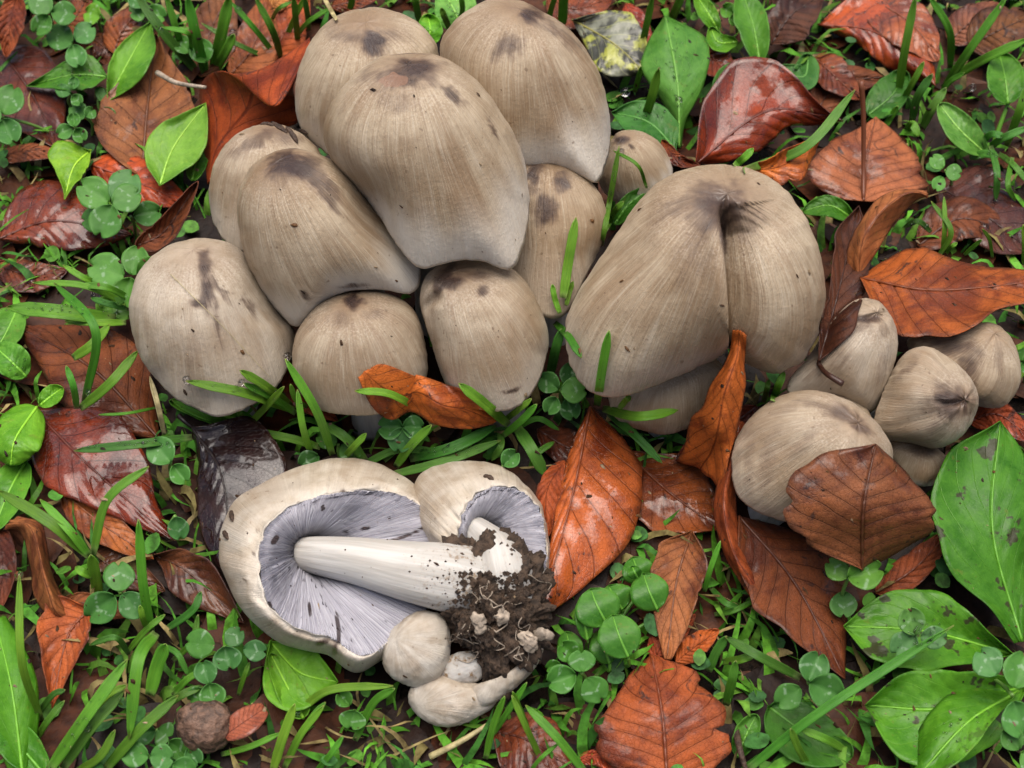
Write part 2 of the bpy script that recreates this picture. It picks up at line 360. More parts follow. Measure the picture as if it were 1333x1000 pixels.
def fit_outline(W, poly, c, bins=120):
    """bend a body so that its outline, seen square on, follows the surveyed one"""
    px, py, d = proj(W); dx, dy = px-c[0], py-c[1]; rho = np.hypot(dx, dy); phi = np.arctan2(dy, dx) % (2*math.pi)
    b = (phi/(2*math.pi)*bins).astype(int) % bins; sil = np.zeros(bins); np.maximum.at(sil, b, rho)
    for k in range(bins):
        if sil[k] == 0: sil[k] = sil[k-1]
    sil = np.array([(sil[k-1]+2*sil[k]+sil[(k+1) % bins])/4 for k in range(bins)])
    cen = (np.arange(bins)+.5)/bins*2*math.pi; f = outline_radius(poly, c, cen)*(1+np.array([.010*noise.noise((math.cos(a)*9, math.sin(a)*9, c[0]))+.008*noise.noise((math.cos(a)*24, math.sin(a)*24, c[1])) for a in cen]))/sil
    ext = np.concatenate([cen-2*math.pi, cen, cen+2*math.pi]); fac = np.interp(phi, ext, np.tile(f, 3)); rel = np.clip(rho/np.interp(phi, ext, np.tile(sil, 3)), 0, 1)
    kk = np.exp(-(np.arange(-24, 25)/9.)**2); kk /= kk.sum(); fs = np.convolve(np.tile(f, 3), kk, 'same'); soft = np.interp(phi, ext, fs); mean = f.mean()
    w = rel**2.2; inner = mean+(soft-mean)*np.minimum(1, rel*1.3); fac = inner+(fac-inner)*w
    return np.array([Pd(c[0]+x*k, c[1]+y*k, D) for x, y, k, D in zip(dx, dy, fac, d)])
def cap(label, outline, apex, zc, b=1.15, pw=.85, stains_shade=(), flesh=(), creases=(), crown=.8, crown_r=.16, pale=.6, tone=0., seed=1, stem=True, lump=.02, group='mushrooms of the standing clump', c=None, depth=1., na=168, fold=None):
    pl = np.array(outline, float)
    if c is None: c = ((pl[:, 0].min()+pl[:, 0].max())/2, (pl[:, 1].min()+pl[:, 1].max())/2)
    C = P(*c, zc); dC = proj(C)[2]; s = dC/FPX
    Rw = min(np.ptp(pl[:, 0]), np.ptp(pl[:, 1]))*.5*s; B = b*Rw
    lx, ly = (apex[0]-c[0])*s/B, -(apex[1]-c[1])*s/B; l = math.hypot(lx, ly)
    if l > .96: lx, ly, l = lx*.96/l, ly*.96/l, .96
    A = lx*RGT+ly*UPV-math.sqrt(1-l*l)*FWD
    e1 = np.cross(A, (.3, .9, .1)); e1 /= np.linalg.norm(e1); e2 = np.cross(A, e1)
    nt_ = 60 if na < 200 else 90; th = np.concatenate([np.linspace(0.0, R(116), nt_-8), np.linspace(R(120), R(150), 8)])
    W = []; st = []; T = []
    for i, t in enumerate(th):
        tt = i/(nt_-9)
        r = math.sin(t)**pw if t < math.pi/2 else math.sin(t)**.6
        z = math.cos(t) if t < math.pi/2 else math.cos(t)*.8
        if tt > 1: r *= 1-.09*(i-(nt_-9)); z = math.cos(R(116))*.8-.01*(i-nt_+9)+.03*(i-(nt_-9))**1.2
        for j in range(na):
            a = 2*math.pi*j/na; ca, sa = math.cos(a), math.sin(a)
            k = 1+lump*(noise.noise((ca*1.6+seed, sa*1.6, tt*2.2))*1.6+.5*noise.noise((ca*5, sa*5+seed, tt*2))*tt)+.010*noise.noise((ca*15, sa*15+seed, tt*1.5))*tt**1.5+.005*noise.noise((ca*40, sa*40+seed, tt*2))*tt**2
            W.append(C+Rw*r*k*(ca*e1+sa*e2)*1.0+B*z*A*(1+lump*.4*noise.noise((ca*2, sa*2, seed)))); st.append((ca+seed*.37, sa+seed*.11, tt+seed*.3)); T.append(tt)
    W = np.array(W); T = np.array(T)
    if depth != 1: W = W+np.outer(((W-C)@FWD)*(depth-1), FWD)
    W = fit_outline(W, outline, c)
    nrm = W-C; front = (nrm@-FWD) > -.15*Rw
    px, py, d = proj(W)
    for (line, w, dep) in creases:
        ln = catmull(line, 40); D = np.hypot(px[:, None]-ln[None, :, 0], py[:, None]-ln[None, :, 1]); k = D.argmin(1); D = D.min(1)
        prof = np.minimum(1, np.linspace(0.15, 1.6, 40))[k]
        amt = np.exp(-(D/w)**2)*prof*dep*.001-np.exp(-((D-2.0*w)/(1.2*w))**2)*prof*dep*.00018
        W = W+np.outer(np.where(front, amt, 0), FWD)
    if fold:
        line, wl_, wr_, dep = fold; ln = catmull(line, 60); D = np.hypot(px[:, None]-ln[None, :, 0], py[:, None]-ln[None, :, 1]); k = D.argmin(1); D = D.min(1)
        right = px > ln[k, 0]; along = np.minimum(1, np.linspace(.1, 4.5, 60))[k]; end = np.where((k == 0), np.exp(-(D/10)**2), 1)
        amt = np.where(right, np.exp(-(D/wr_)**1.3), np.exp(-(D/wl_)**2))*along*end*dep*.001-np.where(right, 0, np.exp(-((D-18)/16)**2))*along*.0022
        W = W+np.outer(np.where(front, amt, 0), FWD)
    stn = np.zeros(len(W)); apx, apy, _ = proj(C+B*A)
    stn = crown*np.clip(1-T/crown_r, 0, 1)**.8*.9
    wx = np.array([noise.noise(Vector(w)*170+Vector((seed, 0, 0)))+.6*noise.noise(Vector(w)*480) for w in W]); wy = np.array([noise.noise(Vector(w)*170+Vector((0, seed, 40)))+.6*noise.noise(Vector(w)*480+Vector((9, 0, 0))) for w in W])
    for (x, y, rx, ry, rot, k) in stains_shade:
        ca, sa = math.cos(R(rot)), math.sin(R(rot)); dx, dy = px-x+wx*.55*min(rx, 22), py-y+wy*.55*min(ry, 22)
        q = ((dx*ca+dy*sa)/rx)**2+((-dx*sa+dy*ca)/ry)**2
        stn = np.maximum(stn, np.where(front, k*1.2*np.exp(-.45*q*q-.45*q), 0))
    fl = np.zeros(len(W))
    for (x, y, rx, ry, rot, k) in flesh:
        ca, sa = math.cos(R(rot)), math.sin(R(rot)); dx, dy = px-x+wx*5, py-y+wy*5; fl = np.maximum(fl, np.where(front, k*np.exp(-(((dx*ca+dy*sa)/rx)**2+((-dx*sa+dy*ca)/ry)**2)**2), 0))
    pal = pale*sstep(.68, .93, T+.10*np.array([noise.noise((s_[0]*4, s_[1]*4, 1)) for s_ in st]))
    base = C-A*(B*.9)
    root = np.array((base[0], base[1]+.0, 0.)) if base[2] > .004 else np.array((base[0], base[1], 0.))
    e = empty('mushroom', root, label, 'mushroom', group)
    stv = np.array(st)
    stv[:, 2] -= seed*.3
    ob = mesh('cap', W, grid_faces(nt_, na, True), M['cap'], e, root, attrs=dict(st=stv, stain_shade=stn, flesh=fl, pale=pal, tone=np.full(len(W), tone)))
    if stem:
        pts = catmull([root+(0, 0, -.004), (root*2+(C-A*B*.4))/3, C-A*B*.2, C+A*B*.25], 14)
        v, f, s2 = tube(pts, np.linspace(.36, .22, 14)*Rw, 18); mesh('stem', v, f, M['stem'], e, root, attrs=dict(st=s2))
    BVHS.append(BVHTree.FromPolygons([Vector(w) for w in W], grid_faces(nt_, na, True)))
    return e

# back row first
cap('rounded brown cap with glossy black crown at the back beside the curled red leaf', [(480,10),(440,20),(410,45),(392,80),(384,115),(386,150),(395,172),(415,192),(450,215),(490,225),(535,205),(562,150),(572,100),(570,65),(560,45),(540,26),(510,13)], (484,50), 58, 1.1,
    stains_shade=[(484,58,22,14,40,.95),(468,52,50,12,20,.45),(505,45,30,9,10,.4)], crown=.35, crown_r=.2, seed=2)
cap('tall pale brown cap cut by the upper picture edge, with brown nub at its crown', [(572,60),(585,35),(605,15),(640,-2),(675,0),(705,14),(735,32),(760,60),(780,95),(790,130),(795,165),(793,195),(787,220),(776,240),(755,228),(720,214),(690,216),(640,210),(600,170),(578,110)], (676,22), 68, 1.15,
    stains_shade=[(690,20,16,10,20,.9),(660,62,22,16,-40,.6),(730,45,42,12,35,.5),(700,10,20,10,0,.5)], crown=.5, crown_r=.14, pale=.8, seed=3, lump=.015)
cap('small plain cap half hidden behind the tall pale cap', [(805,172),(830,170),(855,182),(870,203),(876,228),(865,250),(835,265),(800,262),(780,240),(783,215),(792,190)], (810,180), 26, 1.1,
    stains_shade=[(807,181,10,7,20,.8),(822,192,6,3,30,.7)], crown=.3, seed=4)
cap('narrow shaded cap with bark flakes on its crown, squeezed behind the clump', [(272,245),(278,215),(292,190),(315,170),(345,161),(375,165),(400,180),(418,200),(425,240),(410,290),(370,325),(330,330),(300,322),(282,300),(274,275)], (352,172), 42, 1.15,
    stains_shade=[(335,183,40,10,-30,.55),(372,180,22,10,20,.5)], crown=.3, seed=5, pale=.3, tone=.12)
cap('upright cap with brown streaked crown wedged between the tallest cap and the giant', [(640,240),(662,215),(686,206),(712,205),(740,214),(765,232),(783,255),(791,282),(786,312),(772,342),(755,378),(740,405),(722,416),(700,408),(676,380),(655,345),(640,300)], (712,222), 40, 1.25,
    stains_shade=[(695,228,16,22,0,.85),(730,238,10,14,10,.8),(705,272,16,26,15,.75),(722,270,5,14,0,.6)], crown=.25, seed=6, pale=.2)
cap('tallest tan cap at the middle of the clump with torn brown crown', [(530,69),(500,73),(475,85),(450,107),(430,135),(421,165),(423,190),(436,215),(456,236),(477,260),(500,292),(520,325),(547,350),(575,344),(605,339),(635,342),(664,353),(680,328),(688,290),(689,255),(684,215),(672,180),(655,150),(635,120),(610,95),(585,78),(560,70)], (535,92), 74, 1.2,
    stains_shade=[(520,98,36,16,-12,.7),(545,92,30,20,10,.85),(588,124,20,8,40,.75),(640,165,26,3,58,.55),(520,132,30,14,0,.35),(475,100,14,8,-40,.4)], flesh=[(512,104,20,9,-14,1)], crown=.6, crown_r=.15, pale=.7, seed=7, lump=.015)
cap('slanting tan cap with black fan-shaped crown, leaning against the tallest cap', [(308,270),(312,245),(325,220),(345,203),(375,193),(405,197),(430,207),(456,226),(481,259),(506,291),(530,320),(546,345),(548,367),(534,383),(505,378),(478,377),(450,380),(422,393),(402,414),(388,427),(370,415),(345,385),(325,350),(312,310)], (372,212), 52, 1.25,
    stains_shade=[(382,216,34,20,10,.95),(410,232,44,14,40,.7),(425,255,40,8,48,.55),(365,225,16,20,0,.6),(400,385,10,5,35,.7),(462,372,20,3,-4,.6)], crown=.7, crown_r=.15, pale=.7, seed=8, lump=.015)
cap('egg-shaped cap lowest in the middle with brown smudge and pinched fold', [(546,392),(550,368),(560,353),(578,342),(605,337),(640,339),(670,352),(690,375),(705,405),(714,435),(712,465),(702,495),(687,520),(662,534),(632,534),(602,526),(583,506),(571,478),(562,448),(552,418)], (600,362), 36, 1.2,
    stains_shade=[(582,366,20,18,-30,.9),(615,358,26,10,0,.6),(627,380,8,9,30,.7),(668,508,13,3,-18,.9)], creases=[([(557,415),(556,400),(566,388)],7,4)], crown=.3, pale=.3, tone=.12, seed=9)
cap('round squat cap with small dark smudge, beside the orange curled leaf', [(380,462),(385,435),(400,408),(420,392),(450,380),(490,378),(520,388),(540,405),(550,430),(557,470),(552,505),(532,527),(500,538),(460,541),(420,535),(395,517),(383,492)], (462,394), 33, 1.1,
    stains_shade=[(459,393,15,10,0,.95),(445,412,22,14,0,.35),(488,408,16,10,0,.35)], crown=.15, pale=.1, tone=.1, seed=10)
cap('broad pale cap with dark dribble from crown to side, beside clover and grass', [(168,410),(170,385),(180,355),(200,332),(225,317),(260,310),(295,315),(318,330),(340,365),(366,408),(384,430),(383,455),(375,480),(360,505),(332,525),(300,540),(275,542),(248,530),(223,515),(200,490),(180,460)], (266,332), 33, 1.05,
    stains_shade=[(266,345,10,20,0,.75),(270,378,10,28,0,.8),(290,375,26,5,60,.6),(283,420,5,46,-8,.5),(262,396,12,7,0,.8),(325,398,22,4,68,.5),(250,480,10,40,0,.3)], creases=[([(268,500),(262,530)],14,3),([(355,400),(368,420)],9,2)], crown=.3, crown_r=.12, pale=.15, tone=.32, seed=11)
cap('small low cap tucked under the skirt of the giant folded cap', [(790,500),(796,535),(808,550),(835,560),(866,566),(896,557),(915,537),(930,505),(940,475),(900,450),(840,455),(800,475)], (865,470), 20, 1.0, crown=.0, pale=0, tone=.05, seed=12, stem=True)
cap('giant bell-shaped cap with deep black fold down its face', [(935,214),(900,218),(865,232),(835,258),(805,300),(775,345),(750,385),(737,415),(735,440),(742,475),(755,500),(775,515),(800,518),(830,511),(870,495),(910,478),(943,460),(954,441),(966,464),(985,478),(1010,487),(1030,480),(1050,465),(1065,435),(1075,395),(1072,350),(1062,310),(1045,275),(1020,245),(985,222)], (930,262), 56, 1.1, .8,
    stains_shade=[(935,270,44,34,0,.75),(890,265,50,14,-25,.45),(905,325,26,60,10,.35),(946,305,9,44,-4,.95),(935,250,40,16,0,.6),(975,280,22,30,0,.4),(920,255,18,10,0,.6)], fold=([(943,268),(949,310),(952,350),(955,400),(956,460)],5,36,17), na=340, creases=[([(949,330),(952,365),(955,410),(956,455)],3.2,5),([(925,258),(943,270),(948,290)],10,3.0)], crown=.35, crown_r=.2, pale=.25, seed=13, lump=.012)  # the long narrow dark mark down the fold paints the shade of its hollow
RG = 'mushrooms of the small side clump'
cap('reddish brown cap at the outer end of the small clump', [(1180,442),(1210,432),(1250,425),(1290,420),(1315,438),(1328,470),(1328,500),(1312,525),(1294,532),(1262,525),(1225,505),(1195,475)], (1275,440), 24, 1.1,
    stains_shade=[(1240,450,40,16,10,.65),(1262,480,14,30,10,.55),(1300,470,10,26,0,.3)], crown=.3, seed=14, lump=.075, group=RG, tone=.05)
cap('pear-shaped pale cap with creased crown touching the giant folded cap', [(1024,512),(1030,490),(1050,468),(1076,428),(1100,400),(1122,388),(1145,393),(1162,415),(1169,440),(1166,468),(1155,500),(1137,535),(1115,530),(1090,515),(1050,512)], (1128,410), 34, 1.1,
    stains_shade=[(1095,455,14,40,35,.3),(1150,480,10,34,20,.3),(1130,415,24,7,-8,.8),(1110,432,24,6,-30,.5),(1150,430,8,16,0,.35),(1060,490,24,6,-25,.3)], creases=[([(1112,416),(1132,414),(1150,412)],6,2)], crown=.1, pale=.2, tone=.3, seed=15, lump=.075, group=RG)
cap('flattened cap squeezed behind the front cap of the small clump', [(1018,520),(1045,503),(1085,501),(1115,515),(1135,545),(1128,570),(1090,580),(1040,570),(1015,545)], (1080,508), 24, .95, crown=.5, crown_r=.2, stains_shade=[(1085,507,30,8,10,.5)], seed=16, lump=.075, group=RG)
cap('egg-shaped cap with blue-black wrinkled tip in the small clump', [(1138,558),(1140,535),(1158,490),(1178,460),(1205,451),(1235,465),(1262,490),(1274,516),(1268,545),(1250,570),(1220,584),(1185,577),(1152,572)], (1240,520), 34, 1.15,
    stains_shade=[(1237,522,26,26,0,.85),(1222,530,20,16,0,.6),(1180,480,30,8,-40,.35),(1220,560,10,22,30,.4)], creases=[([(1215,520),(1232,526),(1250,524)],4,1.5)], crown=.3, pale=0, tone=.2, seed=17, lump=.075, group=RG)
cap('tiny wrinkled cap at the foot of the small clump', [(1155,578),(1180,570),(1212,578),(1236,600),(1236,618),(1215,632),(1185,630),(1162,608)], (1195,580), 14, 1.0, crown=.3, stains_shade=[(1205,585,26,10,20,.45)], seed=18, lump=.075, group=RG, stem=True)
cap('big front cap of the small clump, half covered by a flat brown leaf', [(952,620),(954,585),(968,553),(995,527),(1025,512),(1060,508),(1098,518),(1125,535),(1148,558),(1163,590),(1155,630),(1115,665),(1060,685),(1008,675),(968,655)], (1102,545), 33, 1.15,
    stains_shade=[(1000,600,12,50,15,.3),(1050,575,10,40,40,.25),(975,610,8,40,0,.3),(1095,540,44,12,25,.6),(1118,556,24,8,30,.6),(1030,530,30,8,-20,.3)], crown=.2, pale=.05, tone=.15, seed=19, lump=.075, group=RG)

# ------------------------------------------------------------------ the pulled-up mushrooms lying in front
PG = 'pulled-up mushrooms lying in the grass'
def shell(label, hole, rim, outer, hr, ho, hh, root_px, nblades, seed, stem_path, stem_rad, cracks=(), spots=()):
    n = 180
    def ring(pts, h): return [P(x, y, (h(x, y) if callable(h) else h)) for x, y in pts]
    rim, outer = np.array(rim, float), np.array(outer, float); hole = np.array(hole, float)
    rim = rim+(outer-rim)*.13
    def dark(W, lst, base=0):
        px, py, _ = proj(np.array(W)); s = np.zeros(len(px))
        for ln, w in lst:
            l = catmull(ln, 30); D = np.hypot(px[:, None]-l[None, :, 0], py[:, None]-l[None, :, 1]).min(1); s = np.maximum(s, np.exp(-(D/w)**2))
        return s
    mid1 = hole+(rim-hole)*.30; mid2 = hole+(rim-hole)*.68; lip = rim+(outer-rim)*.10; roll = rim+(outer-rim)*.50; cen = outer.mean(0); low = cen+(outer-cen)*.90; und = cen+(outer-cen)*.6
    H = lambda f: (lambda x, y: f*hr(x, y)+(1-f)*hh)
    seq = [ring(und, 1), ring(low, lambda x, y: max(1, .45*ho(x, y))), ring(outer, ho), ring(roll, lambda x, y: .80*hr(x, y)+.20*ho(x, y)), ring(lip, lambda x, y: hr(x, y)-.1), ring(rim, hr), ring(mid2, H(.93)), ring(mid1, H(.66)), ring(hole, hh)]
    loops = [catmull_closed(s, n) for s in seq]
    for j in range(n):                                                  # ragged margin
        a = 2*math.pi*j/n; q = np.array((noise.noise((math.cos(a)*7, math.sin(a)*7, seed)), noise.noise((math.cos(a)*7, math.sin(a)*7, seed+5)), noise.noise((math.cos(a)*5, math.sin(a)*5, seed+9))))*.0007
        loops[5][j] += q; loops[4][j] += q*.9
    root = P(*root_px, 0); e = empty('mushroom', root, label, 'mushroom', PG)
    # outside: und..rim as one skin
    cols = np.array(loops[:6]); fine = np.array([catmull(cols[:, j], 30) for j in range(n)]).transpose(1, 0, 2)
    st = []; W = []
    for i in range(30):
        for j in range(n):
            a = 2*math.pi*j/n; p = fine[i, j]; k = .0011*noise.noise((math.cos(a)*3+seed, math.sin(a)*3, i*.16))+.0004*noise.noise((math.cos(a)*14, math.sin(a)*14+seed, i*.25))
            W.append(p+np.array((0, -.3, .8))*k*(2.0 if i > 18 else 1.2)+np.array((noise.noise((a*4, seed, 2)), noise.noise((a*4, seed, 8)), 0))*.0007); st.append((math.cos(a)+seed, math.sin(a), .5+.5*i/29))
    tt = np.array(st)[:, 2]
    mesh('cap', W, grid_faces(30, n, True), M['cap'], e, root, attrs=dict(st=st, stain_shade=.9*dark(W, spots), pale=.55*sstep(.86, .98, tt), tone=np.full(len(W), .62)))
    BVHS.append(BVHTree.FromPolygons([Vector(w) for w in W], grid_faces(30, n, True)))
    # gill bed and the gills standing on it
    cols = np.array(loops[5:]); fine = np.array([catmull(cols[:, j], 16) for j in range(n)]).transpose(1, 0, 2)
    W = fine.reshape(-1, 3); st = [(math.cos(2*math.pi*j/n), math.sin(2*math.pi*j/n), i/15) for i in range(16) for j in range(n)]
    mesh('gill_bed', W, grid_faces(16, n, True), M['gill'], e, root, attrs=dict(st=st, stain_shade=dark(W, cracks)))
    V, F, S = [], [], []; ctr = fine[-1].mean(0)+np.array((0, -.01, .03)); rnd = random.Random(seed)
    m = nblades
    for q in range(m):
        s = (q+rnd.uniform(-.25, .25))/m*n; j = int(s) % n; t = s-int(s); line = fine[:, j]*(1-t)+fine[:, (j+1) % n]*t
        short = rnd.random() < .35; last = 16 if not short else rnd.randint(6, 11)
        b0 = len(V); line = line.copy(); line[0] += (line[0]-line[1])*rnd.uniform(-.1, .28)+np.array((0, -.0002, .0004))
        for i in range(last):
            up = np.array((0, -.56, .83)); tang = fine[i, (j+1) % n]-fine[i, j-1]; al = line[min(i+1, 15)]-line[max(i-1, 0)]; nn = np.cross(tang, al); nn /= np.linalg.norm(nn)+1e-9
            if nn@up < 0: nn = -nn
            hgt = .0010*min(1, .45+i/2)*(1 if i < 14 else .4)*(1 if not short else min(1, (last-1-i)/2))+.0001
            w = rnd.uniform(-.0001, .0001); side = tang/(np.linalg.norm(tang)+1e-9)
            V += [line[i]-nn*.0002-side*.00011, line[i]+nn*hgt+side*w, line[i]-nn*.0002+side*.00011]; a = 2*math.pi*s/n
            S += [(math.cos(a), math.sin(a), i/15)]*3
        for i in range(last-1):
            k = b0+3*i; F += [(k, k+3, k+4, k+1), (k+1, k+4, k+5, k+2)]
    gl = mesh('gills', V, F, M['gill'], e, root, attrs=dict(st=S, stain_shade=dark(V, cracks))); gl['kind'] = 'stuff'
    pts = catmull([P(x, y, h) for x, y, h in stem_path], 26); rad = catmull([[r] for r in stem_rad], 26)[:, 0]*.235e-3
    v, f, s2 = tube(pts, rad, 40)
    v = [p+np.array((0, -.4, .8))*(.0007*noise.noise((p[0]*130, p[1]*130, p[2]*130))) for p in v]
    mesh('stem', v, f, M['stem'], e, root, attrs=dict(st=s2)); BVHS.append(BVHTree.FromPolygons([Vector(x) for x in v], f))
    return e
shell('overturned mushroom with open lilac-grey gills and thick white stem',
      [(424,728),(420,716),(413,708),(407,704),(402,702),(398,702),(394,704),(391,707),(389,711),(388,716),(388,722),(389,728),(392,734),(396,740),(404,744),(412,744),(420,738)],
      [(576,745),(572,700),(556,670),(520,648),(480,643),(440,649),(405,657),(372,673),(351,697),(346,724),(348,754),(357,787),(388,812),(430,827),(474,850),(515,825),(551,795)],
      [(580,745),(576,694),(563,660),(537,629),(500,606),(455,596),(408,602),(350,625),(304,655),(286,697),(290,742),(312,790),(362,836),(424,853),(463,876),(508,852),(552,801)],
      lambda x, y: 35-14*(x-346)/230, lambda x, y: 19-8*(x-286)/290, 14, (430,800), 260, 1,
      [(384,720,15),(420,724,23),(470,731,30),(530,743,33),(585,752,33),(622,760,28)], [21,26,31,38,44,45], cracks=[([(560,683),(530,697),(500,706)],2.2),([(438,800),(441,825),(440,850)],3),([(352,790),(350,785)],3),([(420,660),(421,664)],3),([(402,785),(404,800)],2.5),([(360,700),(356,706)],4),([(470,690),(476,688)],3),([(450,690),(452,692)],2.5)],
      spots=[([(437,835),(436,850)],4),([(446,640),(450,650)],4),([(300,672),(302,676)],3),([(415,838),(425,834)],4),([(330,720),(331,722)],2.5),([(320,755),(321,757)],2),([(350,812),(352,813)],2),([(335,690),(336,691)],2)])
shell('second pulled-up mushroom, its open cap showing smooth grey gills',
      [(640,710),(638,698),(634,690),(628,685),(621,683),(615,685),(612,691),(611,700),(613,710),(620,720),(630,722),(637,718)],
      [(708,742),(710,702),(702,668),(685,646),(660,638),(635,643),(618,660),(609,688),(606,715),(620,748),(650,766),(690,762)],
      [(713,744),(714,700),(706,662),(686,632),(655,609),(620,600),(577,604),(547,620),(537,650),(552,705),(615,765),(692,768)],
      lambda x, y: 33-5*(x-606)/100, lambda x, y: 17, 16, (640,760), 190, 5,
      [(600,678,12),(624,697,26),(647,722,33),(655,748,33),(662,780,26)], [17,22,30,38,38])
def blob(name, label, cat, outline, zc, mat, seed, depth=.8, rough=0., group=None, apex=None, sub=5, parent=None):
    pl = np.array(outline, float); c = ((pl[:, 0].min()+pl[:, 0].max())/2, (pl[:, 1].min()+pl[:, 1].max())/2); C = P(*c, zc); s = proj(C)[2]/FPX; r = min(np.ptp(pl[:, 0]), np.ptp(pl[:, 1]))*.5*s
    bm = bmesh.new(); bmesh.ops.create_icosphere(bm, subdivisions=sub, radius=1); U = np.array([v.co[:] for v in bm.verts]); F = [tuple(v.index for v in f.verts) for f in bm.faces]; bm.free()
    W = C+r*(np.outer(U[:, 0], RGT)+np.outer(U[:, 1], UPV)-np.outer(U[:, 2]*depth, FWD)); W = fit_outline(W, outline, c)
    if rough:
        n_ = (W-C)/np.linalg.norm(W-C, axis=1)[:, None]
        k = np.array([.35*noise.noise(Vector(w)*900)+noise.fractal(Vector(w)*210+Vector((seed, 0, 0)), .8, 2.1, 5)+.7*abs(noise.noise(Vector(w)*75)) for w in W]); W = W+n_*(k*rough)[:, None]
    apx = np.array(apex if apex else (c[0]-5, c[1]-5)); px, py, _ = proj(W); dx, dy = px-apx[0], py-apx[1]; a = np.arctan2(dy, dx); T = .45+.5*np.clip(np.hypot(dx, dy)/np.ptp(pl[:, 0]), 0, 1)
    root = np.array((C[0], C[1], 0.))
    st = np.stack([np.cos(a)+seed, np.sin(a), T], 1)
    if parent is None: parent_ = None
    o = mesh(name, W, F, mat, parent, (root if parent is None else np.array(parent.location)), attrs=dict(st=st, stain_shade=np.zeros(len(W)), pale=np.zeros(len(W)), tone=np.full(len(W), .8)))
    if cat: tag(o, label, cat, group)
    BVHS.append(BVHTree.FromPolygons([Vector(w) for w in W], F)); return o
clod = blob('soil_clod', 'brown crumbly soil clod stuck to the pulled-up stems', 'soil', [(572,748),(585,722),(612,712),(645,702),(680,712),(700,738),(705,775),(703,812),(708,838),(688,852),(668,868),(660,892),(643,897),(632,868),(618,845),(598,822),(580,790)], 25, M['clod'], 3, .75, .0048, sub=6)
rndc = random.Random(5); V, F = [], []
for i in range(900):                                                  # crumbs clinging to the clod, stem feet and caps
    if i < 760: x, y = rndc.gauss(640, 38), rndc.gauss(780, 48)
    elif i < 830: x, y = rndc.gauss(585, 18), rndc.gauss(752, 26)
    else: x, y = rndc.uniform(300, 700), rndc.uniform(605, 850)
    h = front_h(x, y)
    if h is None or (i < 760 and y < 745 and x < 690) or (i < 760 and x < 590): continue
    p = P(x, y, h); r = rndc.uniform(.0003, .0013) if i < 760 else rndc.choice((.00012,.00016,.0002,.0003,.00045))
    b0 = len(V); V += [p+r*np.array(d)*rndc.uniform(.6, 1.2) for d in ((1,0,0),(-1,0,0),(0,1,0),(0,-1,0),(0,0,1),(0,0,-1))]
    F += [(b0+a, b0+b, b0+c) for a, b, c in ((0,2,4),(2,1,4),(1,3,4),(3,0,4),(2,0,5),(1,2,5),(3,1,5),(0,3,5))]
mesh('crumbs', V, F, M['clod'], clod, np.array(clod.location), smooth=False)['kind'] = 'stuff'
for i, (o_, h) in enumerate([([(606,800),(618,793),(634,800),(640,815),(630,832),(615,828),(607,815)],40.5),([(622,768),(632,765),(637,775),(630,784),(622,780)],40),([(640,785),(655,790),(662,806),(655,822),(643,812)],39),([(665,820),(690,818),(705,830),(700,850),(680,845)],34),([(690,822),(712,817),(722,828),(710,835)],32)]):
    o_ = [tuple(q) for q in np.array(o_).mean(0)+(np.array(o_)-np.array(o_).mean(0))*.62]
    blob('mycelium_lump', None, None, o_, h-2.2, M['white'], 10+i, .4, .0016, sub=4, parent=clod)
for lab, ol, zc, sd_, ap, st_ol, st_z, st_m in (
    ('round closed button mushroom lying beside the soil clod', [(498,862),(503,832),(522,808),(552,795),(577,803),(586,835),(577,875),(548,893),(517,887)], 21, 4, (512,830), [(572,878),(582,858),(600,848),(622,852),(634,868),(626,884),(604,892),(584,890)], 17, 'stem'),
    ('lowest button mushroom with wrinkled pale cap under the soil clod', [(533,905),(545,886),(575,877),(600,886),(632,893),(647,905),(636,925),(592,946),(560,942),(540,927)], 12, 6, (540,920), [(610,893),(640,890),(668,872),(692,848),(706,838),(704,856),(684,884),(655,908),(625,922)], 17, 'cap')):
    C0 = P(*np.array(ol).mean(0), 0); e = empty('mushroom', C0, lab, 'mushroom', PG)
    blob('cap', None, None, ol, zc, M['cap'], sd_, .85, .0004, apex=ap, parent=e)
    blob('stem', None, None, st_ol, st_z, M[st_m], sd_, .8, .0004, parent=e, apex=(660, 850))

rr = random.Random(8)
for i in range(22):                                                     # fine roots in the clod
    x, y = rr.uniform(600, 690), rr.uniform(735, 860); pts = []
    for k in range(5):
        h = front_h(x, y); pts.append(P(x, y, (h if h is not None else 12)+.5)); x += rr.uniform(-16, 16); y += rr.uniform(-14, 16)
    v, f, s2 = tube(catmull(pts, 16), np.linspace(.00022, .00008, 16), 6); mesh('root', v, f, M['white'], clod, np.array(clod.location))

